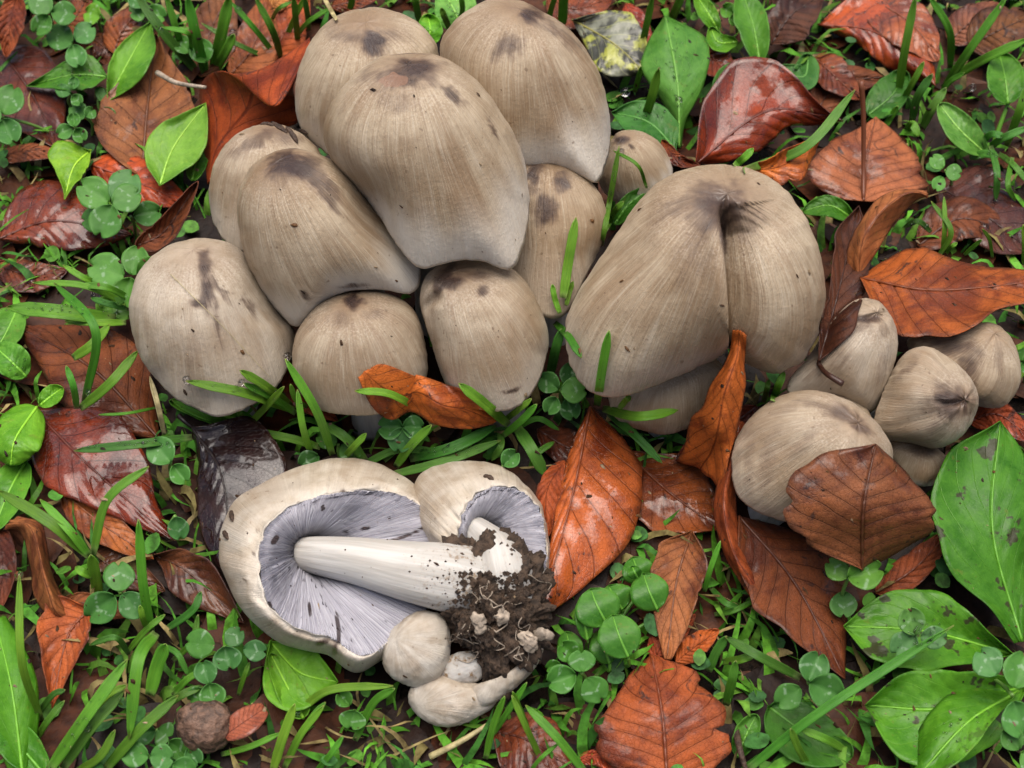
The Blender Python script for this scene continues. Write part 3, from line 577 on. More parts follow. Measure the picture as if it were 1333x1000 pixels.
# ------------------------------------------------------------------ leaves
def lerp_list(w, u, prof):
    if isinstance(w, (int, float)): return w*prof
    w = np.asarray(w, float); return np.maximum(0, catmull(w[:, None], len(u))[:, 0])
def vein_f(u, v, n=9, k=2.2):
    s = u*n-np.abs(v)**.85*k; f = np.abs(s-np.floor(s)-.5); return f*2
SEEDC = [100]
def lift(pxy, h, front, gap=2.0):
    """keep a blade in front of the caps it lies against"""
    if not front: return h
    h = np.array(h, float); need = np.array([(front_h(x, y) or -99)+gap for x, y in pxy]); out = np.maximum(h, need)
    for _ in range(2): out = np.maximum(need, np.convolve(np.pad(out, 1, 'edge'), (.25, .5, .25), 'valid'))
    return out
def leaf(label, mid, wl, wr, col, wet=.8, el=0., er=0., front=False, stalk=None, mat='brown', name='beech_leaf', cat='leaf', group='fallen beech leaves', jag=.07, crink=1.15, relief=.75, nu=44, nv=21, prof=(.8, .7), stalk_r=.0009, rib=True, ncurl=1.7):
    SEEDC[0] += 1; sd_ = SEEDC[0]*1.37
    u = np.linspace(0, 1, nu); m = catmull(mid, nu); pr = np.sin(math.pi*np.clip(u, 0, 1)**prof[0])**prof[1]
    pr[-1] = 0; L = lerp_list(wl, u, pr); Rr = lerp_list(wr, u, pr)
    EL = lerp_list(el, u, np.ones(nu)) if isinstance(el, (int, float)) else catmull(np.array(el, float)[:, None], nu)[:, 0]
    ER = lerp_list(er, u, np.ones(nu)) if isinstance(er, (int, float)) else catmull(np.array(er, float)[:, None], nu)[:, 0]
    tg = np.gradient(m[:, :2], axis=0); tg /= np.linalg.norm(tg, axis=1)[:, None]+1e-9
    vs = np.linspace(-1, 1, nv); V = []; UV = []
    mh = lift(m[:, :2], m[:, 2], front); rn = random.Random(SEEDC[0])
    if mat == 'brown':
        for W_ in (L, Rr):
            for _ in range(rn.choice((0, 0, 1, 2))):
                W_ *= 1-rn.uniform(.04, .22)*np.exp(-((u-rn.uniform(.15, .92))/rn.uniform(.015, .04))**2)
    for i in range(nu):
        lx, ly = tg[i][1], -tg[i][0]
        for v in vs:
            w = L[i] if v < 0 else Rr[i]; e = EL[i] if v < 0 else ER[i]
            w = w*(1+jag*noise.noise((u[i]*7+sd_, v > 0, 0))*1.6+jag*.28*noise.noise((u[i]*22+sd_, v > 0, 2)))
            x = m[i, 0]-np.sign(v)*lx*abs(v)*w; y = m[i, 1]-np.sign(v)*ly*abs(v)*w
            wob = noise.noise((u[i]*5+sd_, v*1.3, 7))*abs(v)*1.5*crink+noise.noise((u[i]*2.5, v*1.1+sd_, 3))*1.5*crink+noise.noise((u[i]*14, v*5+sd_, 3))*.22*crink
            h = mh[i]+e*abs(v)**ncurl+wob-relief*(max(0, vein_f(u[i], v)-.72)/.28)*(abs(v) < .97)
            if front:
                fh = front_h(x, y)
                if fh is not None and h < fh+1.2: h = fh+1.2+.3*wob
            V.append(P(x, y, h)); UV.append((u[i], v*.5+.5))
    root = np.array(P(m[0, 0], m[0, 1], max(0, mh[0])))
    o = mesh(name, V, grid_faces(nu, nv), M[mat], None, root, uv=UV)
    md = o.modifiers.new('thickness', 'SOLIDIFY'); md.thickness = .00028; md.offset = 0
    if mat == 'brown':
        fk = rn.choice((.42, .58, .72, .85, 1., 1.1)); gk = rn.uniform(.78, 1.05); col = (col[0]*fk, col[1]*fk*gk, col[2]*fk)
    if mat == 'brown': col = (col[0]*.98, col[1]*.86, col[2]*.55)
    if mat == 'green': col = (col[0]*1.3, col[1]*1.32, col[2]*.7)
    o.color = (*col, wet); tag(o, label, cat, group)
    rm = M['grib'] if mat in ('green', 'clover', 'sprout') else M['rib']
    if rib:
        cpts = [np.array(V[i*nv+nv//2])+np.array((0, -.0001, .00012)) for i in range(nu-1)]
        v, f, s2 = tube(cpts, np.linspace(.00055, .00018, nu-1), 6); k = mesh('midrib', v, f, rm, o, root); k.color = (*col, 1)
    if stalk:
        sp = [P(*s) for s in stalk] if not front else [P(s[0], s[1], max(s[2], (front_h(s[0], s[1]) or 0)+1.5)) for s in catmull(stalk, 6)]; sp = catmull(sp+[V[nv//2]], 14); v, f, s2 = tube(sp, np.linspace(stalk_r*1.15, stalk_r*.8, 14), 8); k = mesh('leaf_stalk', v, f, rm, o, root); k.color = (*col, 1)
    return o
def curl(label, rows, col, wet=.6, name='beech_leaf', mat='brown', cat='leaf', group='fallen beech leaves', n1=34, n2=24, crink=.6, front=False, rib=None, stalk=None):
    """a twisted leaf from surveyed cross-sections (each a list of points across the leaf)"""
    SEEDC[0] += 1; sd_ = SEEDC[0]*1.37
    rows = [catmull(r, n2) for r in rows]; G = np.array([catmull(np.array(rows)[:, j], n1) for j in range(n2)]).transpose(1, 0, 2)
    V = []; UV = []
    for i in range(n1):
        for j in range(n2):
            x, y, h = G[i, j]; u, v = i/(n1-1), 2*j/(n2-1)-1
            h += noise.noise((u*5+sd_, v*2, 1))*crink-.35*(max(0, vein_f(u, v)-.75)/.25); x += noise.noise((u*6, v*3, sd_))*2.2; y += noise.noise((u*6, v*3, sd_+9))*2.2
            if front:
                fh = front_h(x, y)
                if fh is not None and h < fh+1.2: h = fh+1.2
            V.append(P(x, y, h)); UV.append((u, v*.5+.5))
    root = np.array(P(G[0, n2//2, 0], G[0, n2//2, 1], 0)); o = mesh(name, V, grid_faces(n1, n2), M[mat], None, root, uv=UV)
    md = o.modifiers.new('thickness', 'SOLIDIFY'); md.thickness = .0003; md.offset = 0
    col = (col[0]*.98, col[1]*.86, col[2]*.55); o.color = (*col, wet); tag(o, label, cat, group)
    if stalk:
        v, f, s2 = tube(catmull([P(*s) for s in stalk], 16), np.linspace(.0011, .0006, 16), 8); k = mesh('leaf_stalk', v, f, M['rib'], o, root); k.color = (*col, 1)
    return o
OR, RD, BR, LB, DK, MR, PK = (.40,.098,.022), (.33,.06,.018), (.235,.085,.036), (.30,.125,.055), (.045,.02,.017), (.115,.032,.018), (.36,.15,.085)
# --- upper left
leaf('broad pinkish brown leaf with wavy edge behind the shiny green leaf', [(185,228,6),(192,140,9),(203,43,14)], [8,50,66,62,40,22,0], [8,40,55,62,52,25,0], PK, .5, 3, 2)
curl('dark red upright leaf curling its orange edge against the back cap', [
    [(272,240,10),(270,238,14),(276,236,18)], [(262,165,14),(285,190,22),(320,178,28)], [(262,112,22),(320,145,34),(385,162,30)], [(285,93,40),(335,115,46),(384,135,38)], [(312,96,50),(352,138,58),(382,112,50)], [(345,88,54),(368,124,60),(390,92,56)], [(403,50,50),(404,54,54),(405,58,54)]], (.27,.055,.018), .6)
leaf('glossy red-brown leaf lying flat beside the large clover', [(-4,312,8),(70,288,10),(172,306,9)], [0,34,52,50,30,0], [0,20,34,36,28,0], (.33,.085,.03), 1.35, -2, -3)
leaf('orange red leaf behind the large clover', [(118,214,8),(180,238,9),(246,266,8)], 30, 28, RD, .7, -1, -2)
leaf('small brown curled leaf touching the shaded cap', [(176,322,14),(215,300,18),(258,236,26)], 16, 16, (.23,.10,.05), .4, 5, 4)
leaf('big dark maroon leaf under the clover stalk', [(-4,60,4),(40,120,8),(78,196,6)], [0,40,46,40,24,0], [20,40,56,48,26,0], MR, 1., 0, 2)
leaf('brown upright leaf in the picture corner', [(22,-8,14),(14,30,16),(8,75,8)], 18, 18, BR, .3, 4, 3, rib=False)
leaf('dark brown leaf sticking out under the glossy red leaf', [(-6,345,3),(40,358,5),(88,352,4)], 18, 24, (.14,.05,.03), .8)
leaf('thin brown leaf edge above the dark soil gap', [(-5,205,8),(40,196,11),(85,200,8)], 10, 14, (.20,.075,.04), .5, -3, 1, rib=False)
leaf('orange brown leaf at the upper edge beside round clovers', [(70,40,4),(100,20,8),(116,-12,9)], 20, 20, (.34,.11,.04), .5)
leaf('striped rust leaf between clover and grass', [(148,70,6),(160,40,9),(185,8,8)], 24, 22, (.36,.12,.045), .7)
leaf('brown leaf scrap under the small clover', [(118,48,4),(140,66,5),(152,92,4)], 18, 20, (.26,.10,.05), .7)
leaf('pale brown leaf behind the tall grass tuft', [(262,100,4),(275,40,8),(300,-10,10)], 34, 36, PK, .6)
leaf('tan leaf with strong veins in the grass near the back cap', [(300,98,4),(330,60,8),(345,-4,10)], 30, 34, (.36,.13,.06), .5)
leaf('orange brown leaf behind the yellow straw', [(352,82,3),(372,40,6),(400,-6,8)], 28, 30, (.38,.12,.04), .5)
leaf('reddish leaf peeping between the two back caps', [(430,10,6),(460,2,9),(500,-8,9)], 12, 12, (.36,.11,.045), .6)
# --- left middle
leaf('leathery light brown leaf with dark veins below the horizontal grass', [(208,572,6),(120,480,12),(20,424,9)], [0,36,56,62,48,24,0], [0,30,58,58,42,20,0], (.27,.105,.042), .55, -3, -2)
leaf('glossy dark red leaf with sheen below the light brown leaf', [(44,534,9),(120,610,12),(226,704,9)], [0,42,70,72,56,24,0], [0,40,56,52,34,18,0], (.205,.042,.018), 1.3, -1, -2)
leaf('purple-black wet leaf with curved stalk beside the overturned mushroom', [(250,556,13),(290,625,14),(300,760,8)], [0,62,82,76,46,0], [0,14,30,36,34,0], (.026,.014,.018), 1.3, 2, -3, stalk=[(233,541,14),(240,548,14)])
leaf('dark brown curled leaf under the purple-black leaf', [(200,722,3),(245,745,7),(318,812,3)], [0,14,24,28,16,0], [0,14,30,34,20,0], (.10,.04,.024), .8, 5, 0)
leaf('dull orange leaf half covered by the glossy red leaf', [(82,640,5),(130,680,8),(200,728,6)], 22, 26, (.30,.10,.035), .4)
curl('twisted brown leaf strip at the left edge', [[(4,690,8),(12,680,12),(24,672,12)],[(28,694,8),(40,688,18),(54,684,12)],[(40,740,6),(54,738,20),(66,740,10)],[(46,782,6),(70,790,14),(84,782,8)],[(80,815,4),(88,814,5),(98,810,4)]], (.29,.12,.06), .4)
leaf('dull red leaf cut by the left edge', [(-8,670,5),(4,735,9),(-4,800,6)], 18, 26, (.24,.075,.04), .5, rib=False)
leaf('orange leaf with drooping tip beneath the drooping grass', [(118,792,9),(88,830,9),(68,922,5)], [0,18,26,22,12,0], [4,40,48,34,18,0], (.33,.10,.035), .5, 2, 3)
leaf('tan leaf shred under the grass shoot', [(70,800,3),(110,785,5),(190,800,3)], 14, 22, (.22,.10,.05), .4)
# --- middle
curl('small orange leaf folded in front of the two lowest caps', [[(466,492,28),(474,484,30),(484,478,30)],[(486,530,24),(498,505,30),(502,474,34)],[(512,546,24),(522,515,32),(538,489,36)],[(538,535,24),(545,510,34),(543,487,38)],[(566,552,24),(572,525,34),(576,498,34)],[(604,558,22),(608,535,30),(612,514,30)],[(640,552,20),(645,549,22),(648,546,22)]], (.44,.125,.03), .35, front=True)
leaf('bit of orange leaf showing between the pale cap and the squat cap', [(372,470,16),(392,515,14),(440,548,10)], 16, 16, (.42,.11,.03), .5, rib=False)
leaf('large bright orange beech leaf with parallel veins beside the soil clod', [(768,530,15),(746,640,14),(701,809,12)], [6,54,80,90,84,46,0], [0,10,16,18,14,8,0], (.31,.088,.028), 1.25, -6, -2, relief=.9)
leaf('shadowed orange leaf flap beside the second pulled-up mushroom', [(735,600,10),(712,640,12),(712,700,9)], 20, 14, (.36,.09,.03), .5, rib=False)
leaf('wet mahogany leaf under the giant cap', [(812,585,4),(870,640,6),(938,690,5)], [0,24,52,56,34,0], [0,40,58,50,30,0], (.19,.058,.022), 1., relief=.6)
leaf('pink-brown leaf standing behind the round-leaved sprout', [(900,692,9),(880,760,11),(868,858,8)], [2,30,36,30,22,6], [2,34,34,30,18,4], (.28,.115,.06), .6, 2, 1)
curl('twisted orange leaf with thin curled tip leaning on the giant cap', [[(953,430,60),(962,430,62),(972,436,60)],[(948,465,56),(960,460,60),(970,462,56)],[(928,498,50),(950,492,56),(970,490,52)],[(916,528,42),(940,525,50),(968,520,46)],[(900,545,34),(935,560,42),(960,560,38)],[(892,580,22),(925,590,28),(948,600,32)],[(880,600,12),(912,612,16),(940,640,24)]], (.36,.10,.026), .4, front=True)
curl('dark red rolled leaf edge running down beside the folded brown leaf', [[(958,545,30),(963,548,34),(970,550,30)],[(938,610,24),(948,615,30),(962,612,26)],[(930,660,20),(942,662,27),(958,655,22)],[(942,720,18),(958,722,24),(966,700,18)],[(972,770,14),(984,768,18),(988,750,14)],[(1002,806,10),(1005,804,11),(1008,800,10)]], (.24,.06,.024), .6)
leaf('dark red leaf in the shade below the twisted orange leaf', [(985,530,10),(925,575,14),(880,600,8)], 26, 24, (.21,.05,.022), .7)
leaf('large chestnut leaf hanging point down below the front cap', [(962,672,20),(1035,760,16),(1100,884,8)], [0,26,48,58,50,26,0], [0,34,54,60,46,24,0], (.165,.062,.026), .55, -4, 3, relief=.6)
leaf('flat brown leaf with red blotch lying on the front cap', [(1122,742,30),(1124,660,52),(1140,578,58)], [0,60,96,104,96,64,0], [0,56,90,94,82,46,0], (.27,.10,.06), .7, 1, -8, front=True, relief=.6)
leaf('rust leaf under the flat brown leaf', [(1140,772,5),(1190,740,9),(1238,690,8)], 22, 20, (.23,.075,.034), .6)
leaf('bright brown leaf with herringbone veins at the bottom edge', [(868,1010,8),(862,930,13),(848,852,9)], [44,82,90,84,62,40,0], [60,84,82,78,60,44,0], (.32,.105,.036), .45, -3, -3, relief=.7)
leaf('smooth orange leaf tip above the herringbone leaf', [(880,862,6),(905,842,9),(936,820,8)], 18, 16, (.43,.115,.035), .5, rib=False)
leaf('dark orange leaf edge behind the pink-brown leaf', [(850,860,4),(870,830,5),(905,800,5)], 20, 20, (.30,.08,.028), .5, rib=False)
leaf('mottled red leaf under crossing grass at the bottom edge', [(640,950,5),(690,965,8),(748,1004,5)], [0,20,34,38,20,0], [0,40,52,50,30,0], (.21,.062,.028), .7)
leaf('thin red leaf near the bottom edge', [(752,990,4),(775,985,5),(800,1004,4)], 8, 12, (.26,.055,.028), .7, rib=False)
# --- right
leaf('large wet orange red leaf with pointed tip behind the giant cap', [(905,214,14),(1000,145,20),(1098,158,15)], [0,40,66,78,40,14,0], [0,28,40,34,22,12,0], (.43,.08,.018), 1.2, 6, -6)
leaf('amber curled leaf touching the top of the giant cap', [(955,222,38),(1018,216,44),(1070,176,40)], [0,8,14,18,10,0], [0,14,24,26,14,0], (.46,.16,.03), .5, 4, -2, rib=False)
leaf('thin orange leaf sliver beside the small plain cap', [(862,182,24),(880,206,28),(912,216,26)], 8, 10, (.42,.11,.03), .6, rib=False)
leaf('brown leaf with long upright stalk behind the amber curl', [(1124,262,12),(1128,205,14),(1140,152,12)], [30,72,70,48,20,0], [40,76,74,66,44,0], (.27,.115,.062), .7, -2, -3, stalk=[(1121,106,46),(1124,150,34),(1124,215,18)])
curl('curled brown leaf twisting above the big orange leaf', [[(1112,372,18),(1118,366,22),(1126,360,18)],[(1102,335,22),(1120,325,32),(1140,328,26)],[(1112,302,26),(1132,295,38),(1158,300,28)],[(1138,264,30),(1160,264,42),(1182,272,30)],[(1168,246,34),(1186,250,42),(1202,256,32)],[(1206,250,34),(1208,254,36),(1208,258,34)]], (.34,.14,.075), .6)
leaf('dark maroon leaf with thin stalk draped behind the giant cap', [(1066,470,22),(1090,385,26),(1118,268,18)], [0,8,12,12,16,22,0], [0,20,34,32,34,26,0], (.085,.03,.022), .8, 3, 2, front=True, stalk=[(1097,500,52),(1075,486,50),(1066,474,36)])
leaf('wide orange leaf with curled rim above the small clump', [(1120,362,26),(1215,378,36),(1340,368,38)], [0,34,54,50,36,24,16], [0,40,60,62,54,30,26], (.385,.125,.034), .5, -6, 6)
leaf('red orange leaf in the upper corner among tall grass', [(1065,32,6),(1145,45,12),(1218,112,8)], [0,34,48,42,34,0], [0,14,26,30,22,0], (.38,.075,.025), 1.2, 0, -5)
leaf('pink sheen leaf lying over the upper corner litter', [(1120,-8,8),(1185,30,14),(1222,80,10)], 28, 36, (.36,.13,.07), .9)
leaf('grey brown dried leaf at the upper edge beside green leaves', [(1004,58,8),(1030,20,14),(1075,-10,12)], [0,18,26,26,14,0], [0,26,34,30,20,0], (.16,.08,.06), .5, 3, 3)
leaf('rusty folded leaf below the grey dried leaf', [(1060,75,6),(1085,98,10),(1120,130,6)], 24, 22, (.20,.065,.03), .6)
leaf('dark leaf behind the upright stalk', [(1060,150,4),(1090,110,6),(1150,100,5)], 24, 26, (.12,.045,.026), .7)
leaf('brown leaf in the far corner beside tall grass', [(1262,60,6),(1300,40,12),(1345,20,10)], 34, 34, (.27,.115,.06), .6)
leaf('dull purple leaf behind the crossing grass', [(1235,55,4),(1262,30,8),(1300,4,8)], 24, 24, (.17,.075,.055), .6)
leaf('blackish leaf below the three-part clover', [(1215,240,4),(1275,275,8),(1345,330,4)], [0,40,56,50,40,0], [0,30,40,36,30,0], (.06,.024,.018), .9)
leaf('chestnut leaf behind the curled brown leaf', [(1195,320,6),(1250,285,10),(1320,305,6)], 30, 28, (.28,.10,.045), .6)
leaf('reddish leaf stub between small clump and spotted green leaf', [(1262,548,6),(1300,540,10),(1345,575,8)], 18, 24, (.24,.06,.024), .6)
leaf('small red leaf between the two green rosettes', [(905,60,6),(930,78,9),(958,105,6)], 22, 22, (.26,.07,.03), .7)
leaf('orange leaf behind the mottled yellow leaf', [(712,-4,6),(750,12,9),(800,-6,8)], 18, 26, (.38,.10,.04), .6)
leaf('deep red leaf against the mottled yellow leaf', [(815,5,6),(832,40,8),(845,85,6)], 16, 16, (.32,.06,.025), .7)
leaf('mottled yellow and black leaf behind the tall pale cap', [(745,26,12),(800,58,18),(842,98,14)], [0,26,42,40,24,0], [0,18,34,40,26,0], (.4,.4,.1), .5, 3, -3, mat='mottled', name='mottled_leaf', group=None)
leaf('ochre leaf glimpsed at the corner near curved grass', [(345,14,6),(360,4,8),(380,-10,8)], 12, 12, (.42,.24,.08), .4, rib=False)
leaf('dark brown leaf in the gap beside the twisted strip', [(120,720,2),(150,740,4),(215,770,2)], 26, 24, (.09,.036,.022), .7)
leaf('dark brown leaf under the orange cap-side leaf', [(700,560,4),(750,585,6),(790,560,4)], 24, 24, (.17,.045,.022), .6)

# ------------------------------------------------------------------ green leaves
GG = 'green leaves of meadow plants'; LG, MG, DG, TG, YG = (.105,.25,.035), (.062,.175,.026), (.036,.115,.022), (.045,.15,.045), (.17,.32,.035)
def green(label, mid, wl, wr, col=MG, spots=0., el=2, er=2, name='green_leaf', **k):
    return leaf(label, mid, wl, wr, col, spots, el, er, mat=k.pop('mat', 'green'), name=name, cat='leaf', group=GG, prof=k.pop('prof', (.9, .52)), jag=k.pop('jag', .045), crink=k.pop('crink', .7), relief=k.pop('relief', .35), **k)
green('long light green leaf in front of the pinkish brown leaf', [(140,132,8),(165,85,16),(196,28,18)], [0,12,20,22,14,0], [0,14,24,26,22,0], LG)
green('toothed green leaf beaded with dew near the dark maroon leaf', [(140,100,12),(95,98,14),(34,112,9)], [0,14,20,18,10,0], [0,22,26,18,8,0], MG, jag=.12)
green('shiny pale green leaf with white reflections', [(208,242,14),(226,192,18),(268,134,22)], [0,24,34,32,16,0], [0,18,32,36,26,0], (.15,.30,.06), -3)
green('bright yellow-green torn leaf above the large clover', [(118,196,10),(96,218,14),(84,260,12)], [0,12,16,14,6,0], [0,22,40,26,8,0], YG, jag=.15)
green('green leaf under the red leaf and curled leaf', [(250,235,10),(258,205,12),(272,186,12)], 14, 14, MG)
green('spoon-shaped dewy leaf standing behind the small plain cap', [(884,192,10),(882,110,22),(866,20,26)], [3,8,24,42,34,0], [3,8,26,44,44,0], (.075,.20,.05), 0, -4, -3)
green('round chewed leaf with a hole beside the small plain cap', [(880,196,14),(845,160,20),(796,146,18)], [0,14,18,22,18,0], [0,22,28,26,18,0], TG)
green('dark upright leaf behind the orange red leaf', [(940,160,8),(945,110,16),(985,72,20)], [0,12,16,18,12,0], [0,12,20,22,16,0], DG)
green('narrow green leaf between red leaves at the top', [(990,92,10),(982,40,18),(968,-6,20)], [0,14,20,22,12], [0,14,20,20,12], MG)
green('blue-green leaf behind the pointed orange leaf', [(1052,70,8),(1046,100,12),(1010,90,10)], 18, 18, (.05,.14,.05))
green('small toothed leaf at the top beside the spoon-shaped leaf', [(960,55,10),(935,55,12),(925,35,12)], 12, 12, LG, jag=.1)
green('yellowish rosette leaf at the upper edge', [(935,40,8),(920,15,12),(905,-8,12)], 12, 12, LG)
green('oval leaf on a thick stalk at the far edge', [(1312,135,18),(1308,100,22),(1300,68,20)], 24, 26, MG, stalk=[(1292,192,4),(1303,160,12)])
green('pale oval leaf beside the three-part clover', [(1282,200,8),(1250,170,16),(1222,135,18)], 18, 22, (.12,.26,.08))
green('broad leaf behind the upper corner grass', [(1130,150,4),(1160,125,8),(1180,92,8)], 26, 20, DG)
green('green leaf peeking beside the dark maroon leaf', [(1110,285,12),(1080,268,16),(1045,275,14)], 14, 14, MG)
green('dark green leaf between the giant cap and the small plain cap', [(800,292,20),(820,265,26),(856,240,28)], 12, 12, DG)
green('large spotted plantain leaf at the edge with dark blotches', [(1330,835,10),(1292,690,22),(1302,548,26)], [10,26,58,74,76,62,0], [10,20,36,50,50,40,0], (.05,.16,.018), 1., 3, -3, relief=.8, crink=1.5)
green('curled plantain leaf with brown scorched end', [(1320,852,6),(1205,822,15),(1098,815,12)], [0,22,40,52,50,38,0], [0,20,42,54,50,34,0], (.075,.21,.024), 1., 3, 4, relief=.7, crink=1.5)
green('big plantain leaf with black specks in the lower corner', [(1340,890,8),(1235,922,17),(1126,918,14)], [0,44,68,72,62,0], [0,30,46,50,44,0], (.075,.215,.022), 1., 2, 6, relief=.7, crink=1.5)
green('plantain leaf hanging over the bottom edge', [(1325,900,14),(1260,940,24),(1195,1010,20)], [0,12,22,30,26,14], [0,22,40,44,36,14], (.075,.21,.022), .5, 3, -6, relief=.7, crink=1.4)
green('low dark plantain leaf behind crossing grass', [(1000,920,4),(1050,955,8),(1110,985,6)], 34, 40, (.04,.13,.022), .2)
green('bright green leaf spread under the overturned mushroom', [(352,835,7),(390,875,9),(440,888,8)], [0,24,34,36,22,0], [0,30,52,50,28,0], (.11,.27,.03))
green('yellow-green leaf beneath the overturned mushroom', [(395,935,6),(380,905,9),(352,850,8)], 18, 20, (.12,.27,.035))
green('round bright leaf at the left edge', [(48,530,14),(20,572,20),(14,606,16)], 34, 32, (.12,.29,.03), 0, -3, -3)
green('small bright leaf touching the light brown leaf', [(52,528,12),(68,515,14),(82,505,12)], 14, 12, (.12,.29,.035))
green('green leaf with dew at the left edge above the round leaf', [(34,490,10),(14,470,16),(-8,450,14)], 20, 24, (.10,.26,.05))
green('shaded green leaf at the left edge below the round leaf', [(34,600,6),(12,640,10),(-8,690,8)], 22, 26, (.085,.23,.03))
green('light green leaf at the left edge behind horizontal grass', [(25,398,6),(10,430,9),(-8,462,8)], 20, 22, (.085,.22,.04))
green('large leaf in the lower left corner with tall ribs', [(30,1010,8),(16,900,16),(-6,805,14)], [16,30,36,26,10], [10,26,34,28,14], (.07,.21,.02), 0, -3, -4)
green('broad leaf in the bottom corner under bent grass', [(60,1010,6),(20,965,10),(-12,940,10)], 26, 26, (.055,.18,.02))
green('oval leaf tip peeping between the two back caps', [(556,58,26),(560,38,30),(556,18,30)], 18, 16, (.11,.29,.03))
green('pale dewy leaf at the upper edge between the back caps', [(600,40,10),(592,15,16),(575,-14,16)], 26, 30, (.14,.31,.10))
green('fresh green leaf low between the squat cap and grass', [(330,548,6),(285,540,9),(220,522,8)], 14, 14, (.11,.28,.04))
green('dark green low leaf in the bottom middle gap', [(860,880,3),(885,925,6),(935,935,5)], 30, 28, (.04,.13,.022))
green('small leaf low beside the herringbone leaf', [(960,985,3),(972,955,6),(985,930,6)], 16, 16, (.05,.15,.025))
SP = [(830,742,22,17,'topmost round leaf of the glossy sprout'),(845,770,27,24,'large glossy round leaf beside the pink-brown leaf'),(778,790,32,24,'leaf of the glossy sprout folded against the orange leaf'),(800,778,26,16,'glossy sprout leaf in the shade of the orange leaf'),(806,828,30,28,'largest glossy round leaf of the sprout'),(786,842,20,22,'half-folded glossy leaf in the middle of the sprout'),(760,806,12,28,'narrow upright leaf of the glossy sprout'),(742,842,18,20,'glossy leaf of the sprout nearest the soil clod'),(826,745,10,8,'tiny central leaf at the top of the glossy sprout')]
for q_, (x, y, rx, ry, lab) in enumerate(SP):
    h_ = 9+(q_*5) % 11
    green(lab, [(x+rx*.4, y+ry, h_-2), (x, y, h_+2), (x-rx*.3, y-ry, h_+1)], rx*.95, rx*.95, (.075,.225,.024), 0, .5*((-1)**q_), .9, prof=(.95,.55), mat='sprout', stalk=[(775,850,1),(x+rx*.3, y+ry*1.4, 6)], stalk_r=.0006, nu=16, nv=11, relief=.03, crink=.12)

# ------------------------------------------------------------------ clovers
def clover(label, centre, lets, h=14, col=(.062,.17,.062), foot=None, st=None):
    cx, cy = centre; rt = P(*(foot or (cx+6, cy+26)), 0); e = empty('clover', rt, label, 'clover', 'clovers'); SEEDC[0] += 1; rnd = random.Random(SEEDC[0])
    if st != 0:
        pts = catmull([rt+(0, 0, -.002), (rt+P(cx, cy, h))/2+np.array((rnd.uniform(-.002, .002), 0, .001)), P(cx, cy, h)], 12); v, f, s2 = tube(pts, .00062, 8); k = mesh('stalk', v, f, M['grib'], e, rt); k.color = (.085,.19,.035, 1)
    for i, (x, y, r) in enumerate(lets):
        d = np.array((x-cx, y-cy), float); L = np.linalg.norm(d); d /= L+1e-9
        a = np.array((x, y))-d*min(r*1.02, L); b = np.array((x, y))+d*r*.98; nu, nv = 15, 11; V = []; UV = []; hh = h+rnd.uniform(0, 1.6)+i*.7; tl = rnd.uniform(-2.2, 2.6); fold = rnd.uniform(.2, 3.4)
        hs = rnd.uniform(.92, 1.08)
        for p in np.linspace(0, 1, nu):
            w = r*hs*1.0*(math.sin(math.pi*min(1, p*.93+.02)**1.02)**.62) if p > 0 else r*.12
            if p == 1: w = r*.30
            for q in np.linspace(-1, 1, nv):
                notch = .26*r*max(0, 1-abs(q)*1.7)*max(0, (p-.72)/.28)**2
                c = a+(b-a)*p-d*notch; X = c+np.array((d[1], -d[0]))*q*w*(1+.03*noise.noise((p*9, q*3, SEEDC[0]+i)))
                H = hh+tl*p+fold*abs(q)*.9-.9*p*p+.28*(cy-X[1])*.27+.25*noise.noise((p*4, q*4, i+SEEDC[0]))
                V.append(P(X[0], X[1], H)); UV.append((p, q*.5+.5))
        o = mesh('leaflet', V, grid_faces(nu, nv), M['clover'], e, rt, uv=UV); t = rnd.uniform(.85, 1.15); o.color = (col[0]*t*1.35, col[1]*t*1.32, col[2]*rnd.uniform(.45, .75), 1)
        md = o.modifiers.new('thickness', 'SOLIDIFY'); md.thickness = .0002; md.offset = 0
    return e
BGc = (.055,.16,.07)
clover('clover with pale chevrons at the corner of the picture', (66,16), [(53,4,17),(83,17,16),(54,32,15)], 20, BGc)
clover('clover with a bitten leaflet below the corner clover', (94,56), [(78,48,18),(110,43,15),(99,73,15)], 16, BGc)
clover('clover cut by the left edge on a long arching stalk', (2,152), [(12,130,20),(11,171,17),(-16,150,18)], 20, BGc, foot=(88,180))
clover('tiny clover beside the toothed leaf', (93,122), [(82,118,10),(100,130,8),(96,108,8)], 14, BGc)
clover('small crowded clover under the left arching stalk', (97,165), [(84,171,11),(96,156,9),(104,176,10)], 14, BGc)
clover('small crowded clover with folded leaflets beside the pinkish leaf', (112,152), [(102,145,13),(116,148,9),(100,132,8)], 11, BGc)
clover('big four-leaved looking clover on the glossy red-brown leaf', (146,266), [(122,251,23),(162,243,23),(164,258,20),(137,288,22)], 22, BGc, foot=(172,320))
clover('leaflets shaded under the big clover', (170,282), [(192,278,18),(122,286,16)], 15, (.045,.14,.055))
clover('clover overlapping the edge of the broad pale cap', (170,362), [(138,352,24),(176,339,19),(166,378,22),(193,350,16)], 20, (.07,.19,.06), foot=(180,400))
clover('yellowish clover leaflets among the horizontal grass', (148,388), [(140,398,16),(160,402,15)], 12, (.08,.20,.05))
clover('dark clover standing beside the upright grass blade', (156,770), [(155,753,22),(131,791,23),(172,788,19)], 18, (.045,.14,.055))
clover('pair of clover leaflets on the glossy dark red leaf', (222,602), [(210,588,20),(234,617,14)], 18, (.05,.15,.06))
clover('single round leaflet with a hole beside the purple-black leaf', (228,672), [(232,688,15)], 16, (.045,.14,.06))
